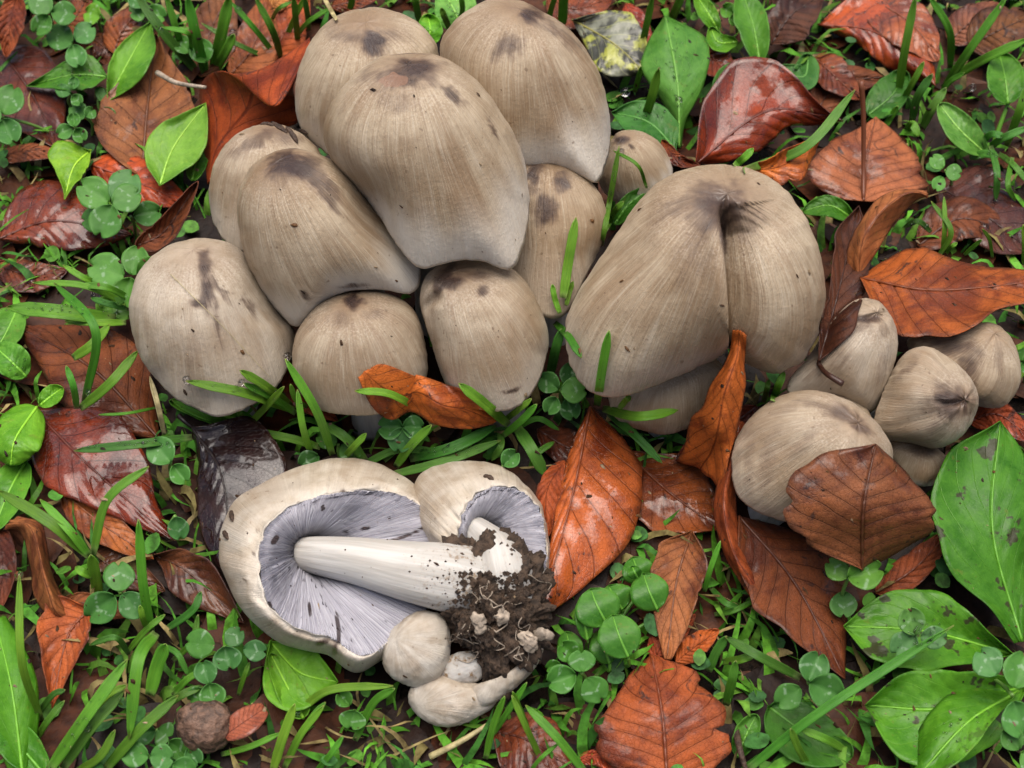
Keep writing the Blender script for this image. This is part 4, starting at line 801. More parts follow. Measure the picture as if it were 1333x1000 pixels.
clover('clover at the foot of the overturned mushroom', (292,842), [(295,854,19),(305,829,14),(332,847,15),(260,838,19)], 14, (.045,.14,.055))
clover('low clover below the one at the overturned mushroom', (272,890), [(268,877,17),(276,904,17),(255,905,12)], 11, (.045,.14,.055))
clover('clover with shiny leaflets behind the beechnut husk', (205,950), [(208,952,17),(185,955,17),(232,975,15)], 10, (.045,.14,.05))
clover('clover at the bottom edge below the grass sheaf', (195,985), [(175,982,18),(208,986,18),(240,1000,15)], 12, (.045,.14,.05))
clover('clover in the bottom edge gap near the husk', (238,965), [(236,972,14),(222,990,13),(252,985,13)], 8, (.045,.14,.05))
clover('clover below the small folded orange leaf', (524,556), [(509,556,17),(537,556,15),(521,573,16)], 16, (.045,.14,.06))
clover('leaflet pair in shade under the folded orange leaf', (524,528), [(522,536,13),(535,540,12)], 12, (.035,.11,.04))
clover('ragged clover between the egg-shaped cap and the giant cap', (730,508), [(714,498,15),(746,508,18),(718,528,12)], 22, (.055,.16,.06))
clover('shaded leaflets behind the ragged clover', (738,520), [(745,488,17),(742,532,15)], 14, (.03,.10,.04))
clover('single round leaflet in the grass between the cap groups', (655,606), [(664,597,13)], 16, (.055,.16,.06))
clover('clover low in the grass behind the overturned mushroom', (440,578), [(425,572,14),(455,590,15),(402,600,14)], 8, (.035,.11,.035))
clover('dark clover in front of the glossy sprout', (757,875), [(757,864,18),(731,884,19),(774,898,18)], 18, (.045,.145,.05))
clover('glossy leaflet above the dark clover', (750,858), [(742,850,17),(720,868,10)], 15, (.055,.18,.035))
clover('little three-part clover on the blackish leaf', (1231,222), [(1220,211,11),(1240,224,12),(1222,239,10)], 18, (.06,.17,.07))
clover('heart-shaped clover leaflets above the chestnut leaf', (1104,752), [(1090,741,17),(1126,746,24)], 26, (.07,.18,.06), foot=(1100,800))
clover('clover shaded beside the chestnut leaf edge', (1098,770), [(1098,786,18)], 14, (.055,.15,.06))
clover('clover with dark round leaflets over the low plantain leaf', (1052,888), [(1060,868,20),(1026,907,19),(1076,899,23)], 20, (.045,.14,.055))
clover('dewy grey-green clover on the scorched plantain leaf', (1192,828), [(1187,809,18),(1178,840,20),(1216,830,17)], 24, (.065,.16,.10))
clover('clover at the far edge with long curved stalk', (1318,905), [(1328,872,24),(1326,937,24),(1286,862,20)], 28, (.06,.18,.075), foot=(1255,870))
clover('clover half hidden in the lower corner', (1330,980), [(1318,962,16),(1338,985,18)], 20, (.055,.16,.06))
clover('small pale clover in the grass at the bottom middle', (462,925), [(460,933,17),(448,910,11)], 10, (.06,.17,.05))
clover('small clover at the upper edge near the grass tuft', (190,12), [(182,14,14),(203,18,14),(178,0,12)], 12, (.06,.17,.065))
clover('clover leaflets at the upper edge beside the narrow leaf', (955,18), [(948,14,10),(962,10,9),(956,26,8)], 14, (.07,.19,.06))
clover('clover leaf low under the tall grass tuft', (285,120), [(262,66,16),(238,58,13)], 8, (.045,.14,.05))
clover('bright leaflet behind the tall grass', (130,22), [(124,20,15)], 12, (.09,.22,.035))
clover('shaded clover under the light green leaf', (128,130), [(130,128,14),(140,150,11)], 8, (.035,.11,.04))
clover('clover beside the reddish stub at the far edge', (1330,470), [(1333,462,13),(1340,480,13)], 16, (.06,.17,.06))

# ------------------------------------------------------------------ grass
def blade_mesh(pts, w, h, front, seed, gap=2.2):
    n = 16; m = catmull(pts, n); u = np.linspace(0, 1, n); tg = np.gradient(m, axis=0); tg /= np.linalg.norm(tg, axis=1)[:, None]+1e-9
    hh = catmull([[x] for x in h], n)[:, 0]; hh = lift(m, hh, front, gap)
    prof = np.minimum(1, .70+u*1.5)*np.clip((1-u)*5, 0, 1)**.55; prof[-1] = .05; V = []; UV = []
    for i in range(n):
        lx, ly = tg[i][1], -tg[i][0]
        for j, q in enumerate((-1, -.5, 0, .5, 1)):
            k = w*.5*prof[i]*q*(1+.06*noise.noise((u[i]*6, seed, q)))
            z = hh[i]+abs(q)*w*.27*.22+.35*noise.noise((u[i]*4, seed, 1))
            V.append(P(m[i, 0]+lx*k, m[i, 1]+ly*k, z)); UV.append((u[i], q*.5+.5))
    return V, grid_faces(n, 5), UV
GC = [(.082,.26,.022), (.11,.31,.025), (.065,.21,.028), (.14,.35,.03)]
def tuft(label, blades, cat='grass'):
    """blades: (points base->tip, width, heights base->tip, shade, lies against a cap)"""
    b0 = blades[0]; rt = P(b0[0][0][0], b0[0][0][1], 0); e = empty('grass_tuft', rt, label, cat, 'grass tufts')
    for b in blades:
        pts, w, h = b[0], b[1], b[2]; sh = b[3] if len(b) > 3 else 0; fr = b[4] if len(b) > 4 else False
        SEEDC[0] += 1; V, F, UV = blade_mesh(pts, w*.88, h, fr, SEEDC[0]); tv = random.Random(SEEDC[0])
        o = mesh('blade', V, F, M['straw'] if sh == 's' else M['grass'], e, rt, uv=UV)
        md = o.modifiers.new('thickness', 'SOLIDIFY'); md.thickness = .00022; md.offset = 0
        b_ = GC[sh] if sh != 's' else (.5,.4,.2); t_ = tv.uniform(.72, 1.2); o.color = (b_[0]*t_*tv.uniform(.85, 1.45), b_[1]*t_, b_[2]*t_, 1)
    return e
tuft('tall upright grass tuft at the upper edge beside the curled red leaf', [([(268,98),(256,50),(243,-6)],15,(2,24,40),0),([(277,92),(288,45),(299,-6)],17,(2,24,40),1),([(280,92),(292,70),(305,44)],14,(2,18,28),3),([(258,95),(215,45),(176,-8)],14,(2,22,34),2),([(240,72),(230,40),(216,-6)],10,(4,22,34),0),([(247,80),(246,45),(210,35)],7,(4,28,30),1)])
tuft('slender grass leaning across tan leaves at the upper edge', [([(360,74),(332,38),(300,2)],8,(2,20,30),0),([(366,76),(355,40),(332,-4)],10,(2,22,34),0),([(356,78),(310,58),(262,30)],7,(2,14,20),2),([(372,50),(385,20),(398,-5)],8,(2,16,26),1),([(352,30),(362,12),(380,2)],6,(4,20,24),0)])
tuft('few grass blades behind the back cap', [([(388,58),(385,25),(382,-5)],9,(2,22,34),0),([(402,40),(400,18),(396,-6)],8,(2,20,30),2),([(385,48),(402,28),(430,10)],7,(2,18,26),0),([(455,12),(458,2),(456,-8)],10,(10,18,26),1)])
tuft('single pale straw stalk at the top of the back cap', [([(438,26),(430,12),(420,-6)],6,(40,44,48),'s',True)], 'straw')
tuft('short grass between the two back caps', [([(546,30),(542,8),(540,-6)],10,(10,24,30),0),([(586,40),(580,25),(574,10)],9,(10,24,30),1),([(600,30),(602,10),(600,-5)],8,(10,24,30),0)])
tuft('grass behind the nub of the tall pale cap', [([(714,28),(718,10),(724,-8)],8,(10,20,30),1),([(732,32),(733,12),(734,-8)],14,(10,20,30),0)])
tuft('upright grass beside the mottled yellow leaf', [([(832,80),(840,40),(850,-5)],10,(2,24,40),0),([(872,30),(880,12),(888,-6)],12,(10,20,28),1),([(832,172),(846,135),(858,88)],13,(4,26,42),0),([(826,120),(832,100),(836,86)],8,(4,14,20),1)])
tuft('wide grass blade crossing the amber curled leaf', [([(968,222),(1050,190),(1113,117)],14,(30,50,56),2,True),([(956,216),(968,206),(981,193)],11,(40,48,50),1,True)])
tuft('grass tuft with crossing blades in the upper right corner', [([(1168,132),(1178,65),(1192,-6)],12,(2,26,44),0),([(1172,137),(1188,108),(1203,80)],9,(2,18,26),1),([(1187,158),(1195,125),(1214,96)],12,(2,16,24),2),([(1200,168),(1214,140),(1232,114)],13,(2,14,20),2),([(1150,168),(1160,152),(1169,138)],9,(2,8,14),1),([(1180,170),(1188,162),(1196,178)],12,(2,10,8),3)])
tuft('long arching grass reaching the upper right edge', [([(1228,115),(1262,65),(1312,-6)],12,(2,26,44),0),([(1238,102),(1285,75),(1340,50)],13,(2,24,36),1),([(1237,90),(1236,40),(1209,-6)],11,(2,26,40),0),([(1225,120),(1238,105),(1255,95)],8,(2,10,16),0)])
tuft('dewy grass clump at the far edge below the oval leaf', [([(1285,195),(1305,180),(1340,165)],11,(4,20,26),2),([(1290,190),(1298,225),(1296,262)],10,(14,18,8),2),([(1300,200),(1320,215),(1340,240)],9,(6,16,14),2),([(1310,190),(1325,150),(1338,110)],12,(2,20,30),0),([(1275,190),(1290,175),(1310,178)],10,(4,18,20),2),([(1318,205),(1312,240),(1322,262)],8,(14,16,8),0),([(1262,205),(1285,200),(1300,205)],12,(6,14,14),2)])
tuft('curved grass pair rising from the orange leaf rim', [([(1222,334),(1238,300),(1212,262)],8,(24,34,36),0),([(1227,330),(1230,295),(1229,256)],7,(24,34,38),1),([(1212,302),(1195,288),(1176,296)],8,(16,24,18),2)])
tuft('bent grass stalk carrying a big water drop', [([(1292,335),(1288,312),(1279,298)],5,(16,28,36),1),([(1255,332),(1266,322),(1278,312)],6,(16,22,28),1),([(1332,345),(1333,320),(1332,292)],6,(10,22,30),3),([(1232,330),(1238,322),(1246,316)],6,(16,22,24),1)])
tuft('dewy blades in the cleft between the tall cap and the giant', [([(783,320),(794,260),(806,190)],8,(20,50,66),0,True),([(842,245),(830,215),(798,196)],5,(30,44,44),1,True),([(788,300),(800,275),(812,262)],9,(20,40,44),1,True)])
tuft('upright blade standing before the wedged cap', [([(733,388),(740,340),(750,283)],14,(20,50,62),3,True),([(729,408),(722,388),(719,370)],8,(20,34,38),3,True),([(737,398),(741,382),(746,366)],7,(20,34,38),1,True),([(722,420),(740,438),(757,466)],11,(30,34,30),0,True),([(716,490),(722,460),(731,428)],14,(8,26,34),2,True)])
tuft('short bright grass at the hem of the giant cap', [([(777,528),(784,480),(793,430)],13,(10,40,52),1,True),([(785,532),(830,542),(883,534)],14,(10,36,34),1,True),([(806,532),(814,522),(821,516)],9,(12,30,32),3,True),([(792,538),(825,565),(862,603)],12,(10,20,16),2,True)])
tuft('short grass between the giant cap and the front cap', [([(1006,522),(1012,505),(1021,484)],11,(16,36,40),1,True),([(994,524),(998,508),(1001,494)],8,(16,34,36),2,True)])
tuft('grass spray in front of the egg-shaped cap', [([(662,553),(630,525),(597,499)],15,(14,36,44),1,True),([(655,567),(678,548),(699,526)],11,(10,24,32),1,True),([(656,548),(674,534),(692,519)],9,(10,28,34),1,True),([(672,555),(692,585),(710,620)],18,(14,16,8),2),([(668,560),(700,545),(728,560)],8,(8,14,10),0),([(650,560),(652,580),(640,600)],10,(8,12,6),2)])
tuft('grass blade lying across the squat cap', [([(545,532),(505,512),(462,509)],11,(16,36,38),1,True)])
tuft('low wide grass blades behind the overturned mushroom', [([(510,618),(580,600),(652,573)],13,(6,14,14),2),([(533,597),(590,582),(646,554)],16,(6,16,14),2),([(515,608),(535,580),(562,553)],13,(6,18,26),3),([(448,596),(462,580),(477,564)],10,(6,18,22),1),([(476,600),(450,570),(418,550)],14,(6,16,16),2),([(500,600),(540,565),(560,575)],9,(4,10,8),0),([(470,606),(520,585),(580,590)],11,(3,9,7),2),([(590,610),(600,590),(618,570)],9,(3,9,9),1),([(690,610),(700,590),(722,575)],9,(3,9,9),0)])
tuft('curved grass rising before the gap between the pale and squat caps', [([(433,592),(412,535),(371,467)],13,(8,34,48),1,True),([(405,592),(394,555),(387,507)],10,(8,26,34),1,True),([(417,582),(375,570),(328,561)],12,(6,12,12),0)])
tuft('dewy grass fan against the foot of the broad pale cap', [([(383,534),(320,512),(242,496)],14,(12,36,40),1,True),([(379,528),(345,502),(312,482)],13,(12,36,42),1,True),([(385,538),(350,515),(317,499)],11,(12,30,34),0,True),([(322,554),(344,532),(370,503)],10,(8,26,40),1,True),([(300,550),(262,540),(224,521)],10,(6,16,16),3),([(400,530),(385,520),(378,500)],8,(12,26,34),1,True),([(318,550),(314,542),(310,536)],9,(6,14,16),3)])
tuft('arching grass tuft growing over the light brown leaf', [([(104,532),(142,500),(180,456)],14,(12,24,26),1),([(110,524),(124,430),(70,368)],13,(12,40,34),0),([(100,532),(96,505),(86,476)],10,(12,24,28),0),([(95,466),(118,450),(143,422)],14,(22,30,28),3)])
tuft('horizontal dewy grass blades beside the broad pale cap', [([(150,416),(80,406),(8,400)],21,(14,24,22),1),([(170,398),(110,372),(42,368)],9,(16,28,26),0),([(172,390),(138,374),(100,371)],10,(16,28,26),0),([(164,420),(125,420),(84,418)],10,(14,20,18),1),([(132,370),(110,362),(82,345)],9,(14,22,24),1),([(168,402),(140,395),(118,388)],9,(14,18,18),2)])
tuft('straight grass blade across the glossy dark red leaf', [([(250,569),(180,578),(96,587)],13,(14,22,20),2),([(206,530),(165,538),(128,540)],4,(12,20,18),1),([(214,566),(206,530),(195,490)],8,(8,20,24),'s')])
tuft('forked grass shoot over the orange litter', [([(128,778),(124,750),(118,722)],17,(2,14,24),3),([(117,724),(65,680),(-4,638)],17,(22,34,34),0),([(116,724),(90,690),(52,650)],13,(22,32,34),1),([(121,722),(140,650),(194,607)],13,(22,36,40),1),([(120,750),(108,745),(98,738)],12,(14,18,18),3)])
tuft('pale-tipped upright blade and drooping wide blade at the grass shoot', [([(197,822),(186,760),(180,676)],14,(8,28,46),1),([(203,824),(180,860),(168,962)],18,(22,30,16),0),([(192,820),(186,805),(182,788)],9,(8,18,22),1),([(195,905),(205,865),(216,838)],20,(2,10,16),3)])
tuft('curved blade with a drop at the left edge', [([(54,938),(28,860),(25,748)],12,(6,34,46),1),([(48,962),(62,938),(84,912)],10,(4,12,14),0),([(50,930),(68,905),(85,898)],9,(4,12,14),2)])
tuft('sheaf of wide grass blades in the lower left corner', [([(62,1006),(110,935),(166,858)],18,(6,22,28),0),([(82,1000),(120,945),(162,898)],16,(6,18,20),2),([(135,1004),(182,950),(232,905)],16,(6,18,20),0),([(168,852),(150,830),(116,840)],9,(8,20,14),2),([(214,920),(236,905),(264,893)],12,(4,12,12),2),([(100,1004),(130,985),(150,950)],12,(4,12,16),1),([(118,930),(140,905),(165,892)],10,(4,12,14),3),([(225,905),(250,880),(300,862)],10,(3,9,8),1)])
tuft('tangle of thin grass below the dark curled leaf', [([(165,850),(190,820),(215,800)],9,(3,12,14),0),([(215,820),(250,795),(262,770)],11,(3,10,12),2),([(225,860),(250,835),(258,800)],9,(3,10,14),0),([(310,905),(318,880),(325,862)],7,(3,10,12),1),([(205,840),(230,850),(245,880)],9,(3,10,6),2)])
tuft('grass blades bending below the closed button', [([(385,930),(430,898),(512,893)],12,(4,16,20),1),([(462,964),(486,915),(514,896)],12,(4,16,22),1),([(388,965),(405,935),(424,914)],9,(3,12,14),0)])
tuft('grass spears at the bottom edge beside the husk', [([(288,982),(325,972),(366,954)],9,(4,10,12),1),([(355,1004),(368,960),(384,916)],14,(3,14,22),3),([(370,1000),(392,955),(422,918)],11,(3,14,20),1),([(410,1006),(428,985),(447,958)],9,(3,12,16),1)])
tuft('thin arching grass in front of the soil clod', [([(632,988),(642,945),(657,906)],10,(4,16,26),1),([(690,955),(678,925),(667,900)],7,(4,16,24),1),([(640,958),(662,925),(686,888)],9,(4,16,24),1),([(706,992),(684,945),(666,905)],9,(4,18,24),1)])
tuft('grass blade crossing the mottled red leaf', [([(762,1006),(725,960),(684,918)],13,(10,20,22),0),([(690,1004),(706,985),(727,968)],6,(10,16,16),1),([(610,950),(625,925),(640,915)],8,(3,10,12),1)])
tuft('long blade reaching over the scorched plantain leaf', [([(968,1006),(1070,925),(1242,814)],14,(6,24,34),0),([(1042,882),(990,855),(944,829)],14,(6,18,16),2),([(945,918),(952,890),(958,860)],14,(4,14,20),0),([(922,874),(932,850),(946,828)],14,(3,10,16),2),([(1056,1004),(1040,975),(1029,948)],11,(4,16,22),1),([(1100,976),(1075,962),(1040,948)],12,(6,16,18),3),([(940,862),(965,858),(985,850)],12,(4,14,14),3)])
tuft('small blades beside the dark red rolled edge', [([(917,770),(925,740),(938,704)],8,(8,18,24),1),([(925,765),(945,785),(962,790)],9,(4,10,8),2),([(930,800),(955,795),(985,780)],8,(3,9,9),0)])
tuft('dewy grass ends at the far edge beside the reddish cap', [([(1338,478),(1328,488),(1322,500)],9,(10,22,24),1),([(1345,440),(1330,450),(1316,455)],8,(20,30,28),1)])

# ------------------------------------------------------------------ husk, flakes, twig, straw
hk = blob('beechnut_husk', 'fuzzy brown beechnut husk with red flap in the bottom grass', 'husk', [(228,942),(233,926),(250,916),(275,914),(295,921),(302,940),(299,962),(286,976),(262,980),(240,972)], 12, M['husk'], 8, .7, .0007, sub=5)
def flap(name, parent, mid, w, col):
    V = []; m = catmull(mid, 12); tg = np.gradient(m[:, :2], axis=0); tg /= np.linalg.norm(tg, axis=1)[:, None]; UV = []
    for i in range(12):
        for q in np.linspace(-1, 1, 7):
            k = w*math.sin(math.pi*(i+1)/13)**.6*q; V.append(P(m[i, 0]+tg[i, 1]*k, m[i, 1]-tg[i, 0]*k, m[i, 2]+abs(q)*1.5)); UV.append((i/11, q*.5+.5))
    o = mesh(name, V, grid_faces(12, 7), M['brown'], parent, np.array(parent.location), uv=UV); o.color = (*col, .8)
    md = o.modifiers.new('thickness', 'SOLIDIFY'); md.thickness = .0004
flap('husk_flap', hk, [(292,958,12),(318,940,14),(345,922,12)], 18, (.25,.07,.035))
def stick(name, label, cat, pts, r, mat, front=False, group=None):
    n = 18; m = catmull(pts, n); h = lift(m[:, :2], m[:, 2], front, .6); P3 = [P(m[i, 0], m[i, 1], h[i]) for i in range(n)]
    v, f, s2 = tube(P3, np.linspace(r, r*.6, n), 8); o = mesh(name, v, f, mat, None, P3[0]); return tag(o, label, cat, group)
stick('twig', 'short brown twig at the bottom edge beside the herringbone leaf', 'twig', [(958,952,6),(963,975,10),(972,1006,8)], .0012, M['bark'])
stick('straw_thread', 'hair-thin straw lying across the broad pale cap', 'straw', [(222,357,20),(290,425,30),(352,492,20)], .0001, M['straw'], True)
stick('straw_wisp', 'dry white fibrous wisp above the dark red upright leaf', 'straw', [(205,95,30),(230,108,40),(268,114,42)], .0011, M['white'])
stick('fallen_stem', 'pale bent plant stem lying near the bottom edge', 'stem', [(560,985,4),(600,965,8),(640,940,9)], .0011, M['straw'])
for i, (x, y, a, l, lab) in enumerate([(362,166,30,14,'long bark flake on the crown of the shaded cap'),(380,176,55,13,'curled bark flake beside the long one on the shaded cap'),(395,172,20,6,'rounded bark crumb at the top of the shaded cap'),(348,163,5,9,'small bark crumb at the crest of the shaded cap'),(636,622,20,7,'black soil crumb on the second pulled-up cap'),(346,800,0,0,''),(302,672,80,7,'dark scar crumb on the rim of the overturned cap'),(294,697,60,6,'brown scar crumb lower on the overturned cap rim'),(562,500,70,7,'dark brown scale caught between the squat and egg-shaped caps')]):
    if not lab: continue
    c_, s_ = math.cos(R(a)), math.sin(R(a)); pts = [(x-c_*l, y-s_*l, 0), (x, y-1, 0), (x+c_*l, y+s_*l, 0)]
    m = catmull(pts, 8); h = [(front_h(p[0], p[1]) or 20)+.4 for p in m]; v, f, s2 = tube([P(p[0], p[1], q) for p, q in zip(m, h)], np.array((.3, .8, 1, .9, 1.1, .9, .7, .2))*(.0009 if l < 10 else .0011), 6)
    tag(mesh('bark_flake', v, f, M['bark'], None, v[0], smooth=False), lab, 'bark flake', 'bark flakes and crumbs')

# ------------------------------------------------------------------ water
bm = bmesh.new(); bmesh.ops.create_icosphere(bm, subdivisions=3, radius=1); DU = np.array([v.co[:] for v in bm.verts]); DF = [tuple(v.index for v in f.verts) for f in bm.faces]; bm.free()
def scene_bvh():
    """all leaves, blades and caps as one tree, to set drops on"""
    V, F = [], []
    for o in COL.objects:
        if o.type == 'MESH' and o.name != 'ground':
            me = o.data; n = len(V); off = np.array(o.location) if o.parent is None else np.array(o.parent.location)
            co = np.empty(len(me.vertices)*3); me.vertices.foreach_get('co', co); V += [tuple(c) for c in co.reshape(-1, 3)+off]
            F += [tuple(i+n for i in p.vertices) for p in me.polygons]
    return BVHTree.FromPolygons(V, F)
SB = scene_bvh()
def hit(px, py):
    return SB.ray_cast(Vector(CAM), Vector(ray(px, py)).normalized())
for x, y, r, lab in [(42,368,5.5,'water drop at the tip of the longest arching blade'),(124,386,6,'water drop under the arching grass beside the pale cap'),(152,410,4.5,'water drop at the root of the widest horizontal blade'),(243,494,5.5,'water drop on the tip of the grass lying on the pale cap'),(315,498,5,'water drop on the middle blade of the grass fan'),(373,464,6,'water drop crowning the curved blade between two caps'),(116,511,5,'water drop near the base of the brown leaf tuft'),(209,39,4,'water drop on the hooked thin blade at the top'),(310,13,5,'water drop at the slender grass near the upper edge'),(303,42,5,'water drop on the short blade tip beside the curled leaf'),(814,120,6,'water drop below the mottled yellow leaf'),(884,130,5,'water drop on the spoon-shaped leaf'),(1266,114,5,'water drop in the dark gap beside the corner grass'),(1281,297,7,'big water drop held up by the bent stalk'),(25,749,6,'water drop topping the curved blade at the left edge'),(114,947,6,'water drop on the grass sheaf in the lower corner'),(386,928,5,'water drop at the foot of the green leaf under the mushroom'),(809,197,4,'water drop beside the small plain cap'),(1296,262,4,'water drop at the hanging tip of the dewy clump')]:
    hh = hit(x, y); p = np.array(hh[0]) if hh[0] is not None else P(x, y, 8); s = proj(p)[2]/FPX; rr = r*s
    p = p+rr*.75*(-ray(x, y)/np.linalg.norm(ray(x, y)))
    tag(mesh('water_drop', p+DU*rr*np.array((1, 1, .92)), DF, M['water'], None, p), lab, 'water drop', 'large water drops')
rd = random.Random(11); V, F = [], []; k = 0
bm = bmesh.new(); bmesh.ops.create_icosphere(bm, subdivisions=2, radius=1); BU = np.array([v.co[:] for v in bm.verts]); BF = [tuple(v.index for v in f.verts) for f in bm.faces]; bm.free()
for cx, cy, sx, sy, cnt in [(95,98,30,12,50),(880,90,22,50,40),(850,150,25,18,20),(80,400,60,10,40),(30,490,20,20,20),(1200,825,25,18,40),(1295,205,28,30,50),(180,578,60,5,30),(300,505,45,12,20),(580,585,55,14,40),(800,250,8,50,30),(100,920,50,50,40),(1195,295,16,6,20),(590,15,20,16,24),(1260,950,40,30,20)]:
    for i in range(cnt*2):
        x, y = rd.gauss(cx, sx*.6), rd.gauss(cy, sy*.6); hh = hit(x, y)
        if hh[0] is None: continue
        fh = front_h(x, y)
        if fh is not None and abs(fh-hh[0].z*1000) < .3: continue
        r = rd.choice((.0002, .00025, .00035, .0005)); p = np.array(hh[0]); nn = np.array(hh[1]); nn = nn if nn@-FWD > 0 else -nn
        b0 = len(V); V += list(p+nn*r*.35+BU*r); F += [tuple(i_+b0 for i_ in f) for f in BF]
tag(mesh('dew', V, F, M['water']), 'fine dew beads on grass and leaves', 'dew', kind='stuff')

# ------------------------------------------------------------------ litter, low grass and crumbs nobody could count
rl = random.Random(3); V, F, CC = [], [], []
inside = lambda p: abs(p[0]) < .24 and -.17 < p[1] < .27
for i in range(1500):
    x, y = (rl.uniform(-.75, .75), rl.uniform(-.6, .95)) if i < 1150 else (rl.uniform(-.23, .23), rl.uniform(-.16, .27))
    if not inside((x, y)) and rl.random() < .25: continue
    
    L = rl.uniform(.035, .06); w = L*rl.uniform(.26, .36); a = rl.uniform(0, 6.28); z0 = rl.uniform(-.003, .001) if inside((x, y)) else rl.uniform(0, .012); tx, ty = rl.uniform(-.12, .12), rl.uniform(-.12, .12)
    c = rl.choice([(.040,.013,.005), (.022,.009,.005), (.065,.018,.006), (.014,.007,.005), (.07,.022,.008)] if inside((x, y)) else [OR, BR, LB, MR, PK, RD]); cup = rl.uniform(-.3, .5); b0 = len(V)  # litter in view gets darker colours, painting shade so the gaps look deep
    for p in np.linspace(0, 1, 9):
        for q in np.linspace(-1, 1, 5):
            lx, ly = (p-.5)*L, q*w*math.sin(math.pi*p**.85)**.75; ca, sa = math.cos(a), math.sin(a)
            V.append((x+lx*ca-ly*sa, y+lx*sa+ly*ca, z0+tx*lx+ty*ly+cup*abs(ly)*.5+.0012*noise.noise((p*5+i, q*2, i)))); CC.append((*c, 1))
    F += [tuple(k+b0 for k in f) for f in grid_faces(9, 5)]
tag(mesh('leaf_litter', V, F, M['litter'], attrs=dict(lc=CC)), 'leaf litter beneath everything, coloured dark as if shaded', 'leaf litter', kind='stuff')
V, F, CC = [], [], []
def low_gap(px, py):
    q = hit(px, py); return q[0] is None or q[0].z < .0045
for i in range(13500):
    x, y = (rl.uniform(-.7, .7), rl.uniform(-.55, .9)) if i < 2000 else (rl.uniform(-.23, .23), rl.uniform(-.16, .27)); ins = inside((x, y))
    if ins:
        px, py, _ = proj((x, y, .003))
        if not (-60 < px < 1393 and -60 < py < 1060): continue
        if front_h(px, py) is not None: continue
        gap = low_gap(px, py)
        if not gap and rl.random() < .93: continue
        if noise.noise((x*30, y*30, 4)) < -.38: continue
    L = rl.uniform(.010, .034) if ins else rl.uniform(.03, .07); a = rl.uniform(0, 6.28); lean = rl.uniform(.25, 1.6) if ins else rl.uniform(.15, .8); w = rl.choice((.0004, .0006, .0008, .0011, .0015, .0018)); top = rl.uniform(.003, .011) if ins else .06; bend = rl.uniform(-1.1, 1.1)
    c = rl.choice([(.06,.20,.02), (.085,.26,.022), (.04,.14,.02), (.11,.25,.03), (.10,.29,.025), (.17,.14,.05), (.28,.22,.09), (.07,.23,.025)]); k_ = rl.uniform(.7, 1.2); c = tuple(q*k_*1.15 for q in c); b0 = len(V)
    for p in np.linspace(0, 1, 7):
        a2 = a+bend*p; ca, sa = math.cos(a2), math.sin(a2)
        r_ = L*lean/(1+lean)*p**1.3*1.3; z = -.004+min(L/(1+lean*.6)*p*(1.25-.35*p), top+.004)
        for q in (-1, 1): V.append((x+r_*ca-q*w*sa*(1-p**3), y+r_*sa+q*w*ca*(1-p**3), z+q*w*.3)); CC.append((*c, 1))
    F += [tuple(k+b0 for k in f) for f in grid_faces(7, 2)]
tag(mesh('grass', V, F, M['litter'], attrs=dict(lc=CC)), 'short low grass filling the gaps', 'grass', kind='stuff')
V, F, CC = [], [], []
for i in range(2400):                                                  # small weeds: cress-like leaflets close to the soil
    x, y = rl.uniform(-.23, .23), rl.uniform(-.16, .27); px, py, _ = proj((x, y, .004))
    if not (-60 < px < 1393 and -60 < py < 1060) or front_h(px, py) is not None or not low_gap(px, py) or noise.noise((x*34, y*34, 9)) < .02: continue
    s_ = rl.uniform(.0016, .0042); a = rl.uniform(0, 6.28); z = rl.uniform(.001, .011); tx, ty = rl.uniform(-.5, .5), rl.uniform(-.6, .2); c = rl.choice([(.05,.16,.035), (.07,.22,.03), (.10,.27,.035), (.04,.12,.035)]); b0 = len(V); ca, sa = math.cos(a), math.sin(a)
    for p in np.linspace(0, 1, 6):
        for q in (-1, 0, 1):
            lx, ly = (p-.5)*2*s_, q*s_*.8*math.sin(math.pi*min(.985, p*.96+.02))**.6; V.append((x+lx*ca-ly*sa, y+lx*sa+ly*ca, z+tx*lx+ty*ly+abs(q)*s_*.12)); CC.append((*c, 1))
    F += [tuple(k+b0 for k in f) for f in grid_faces(6, 3)]
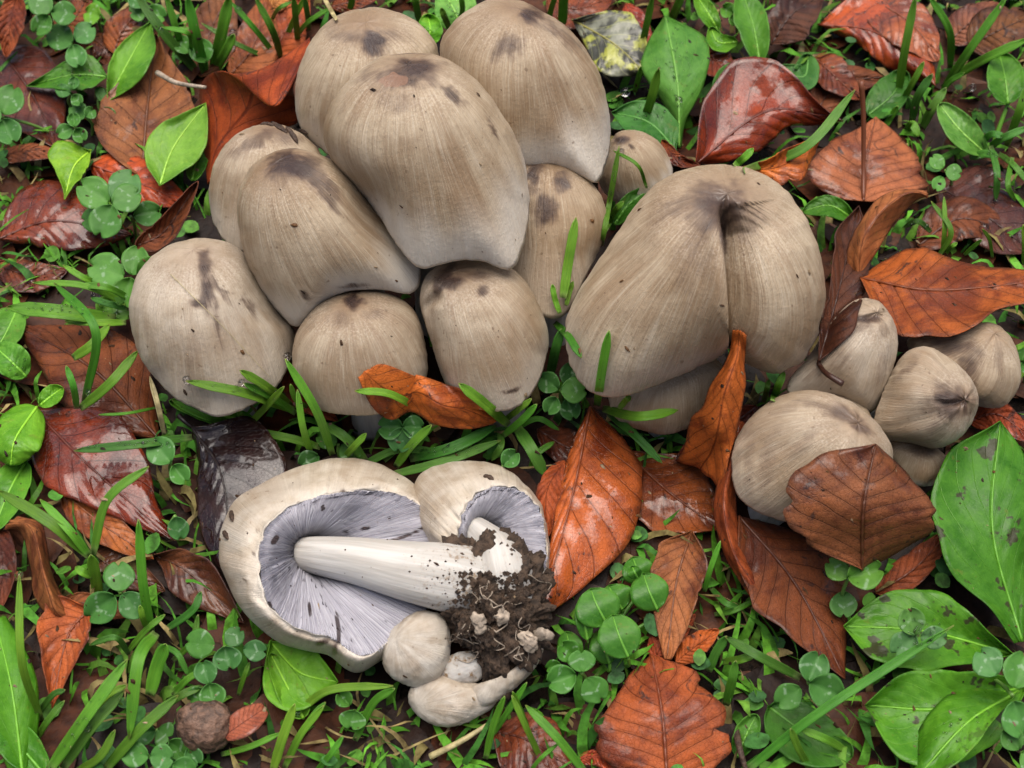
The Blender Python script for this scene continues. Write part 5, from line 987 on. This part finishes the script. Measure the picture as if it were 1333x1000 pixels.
tag(mesh('ground_cover', V, F, M['litter'], attrs=dict(lc=CC)), 'tiny round-leaved weeds filling the gaps between grass', 'weeds', kind='stuff')
V, F = [], []
for i in range(2600):
    x, y = rl.uniform(-.26, .26), rl.uniform(-.2, .3); r = rl.uniform(.0006, .0024); b0 = len(V); p = np.array((x, y, -.003+rl.uniform(0, .003)))
    V += [p+r*np.array(d)*rl.uniform(.5, 1.3) for d in ((1,0,0),(-1,0,0),(0,1,0),(0,-1,0),(0,0,1),(0,0,-1))]; F += [(b0+a, b0+b, b0+c) for a, b, c in ((0,2,4),(2,1,4),(1,3,4),(3,0,4),(2,0,5),(1,2,5),(3,1,5),(0,3,5))]
tag(mesh('soil_crumbs', V, F, M['soil'], smooth=False), 'loose wet soil crumbs on the ground', 'soil', kind='stuff')
V, F, CC = [], [], []
for i in range(900):                                                   # tiny bits of leaf, bark and grit on everything
    px, py = rl.uniform(0, 1333), rl.uniform(0, 1000); q = hit(px, py)
    if q[0] is None: continue
    fh = front_h(px, py)
    if fh is not None and abs(fh-q[0].z*1000) < .4 and rl.random() < .72: continue
    nn = np.array(q[1]); nn = nn if nn@-FWD > 0 else -nn; t1 = np.cross(nn, (rl.random(), rl.random(), .2)); t1 /= np.linalg.norm(t1)+1e-9; t2 = np.cross(nn, t1); s_ = rl.choice((.00018, .0002, .00025, .0003, .0005, .0008)); p = np.array(q[0])+nn*.0002; b0 = len(V)
    c = rl.choice([(.05,.025,.012), (.03,.018,.012), (.12,.06,.025), (.30,.22,.13)])
    for k in range(6):
        w = k*math.pi/3; V.append(p+s_*(t1*math.cos(w)*rl.uniform(.9, 2.2)+t2*math.sin(w)*rl.uniform(.4, 1))); CC.append((*c, 1))
    V.append(p+nn*s_*.5); CC.append((*c, 1)); F += [(b0+k, b0+(k+1) % 6, b0+6) for k in range(6)]
tag(mesh('debris', V, F, M['litter'], smooth=False, attrs=dict(lc=CC)), 'tiny crumbs and plant bits scattered over everything', 'debris', kind='stuff')
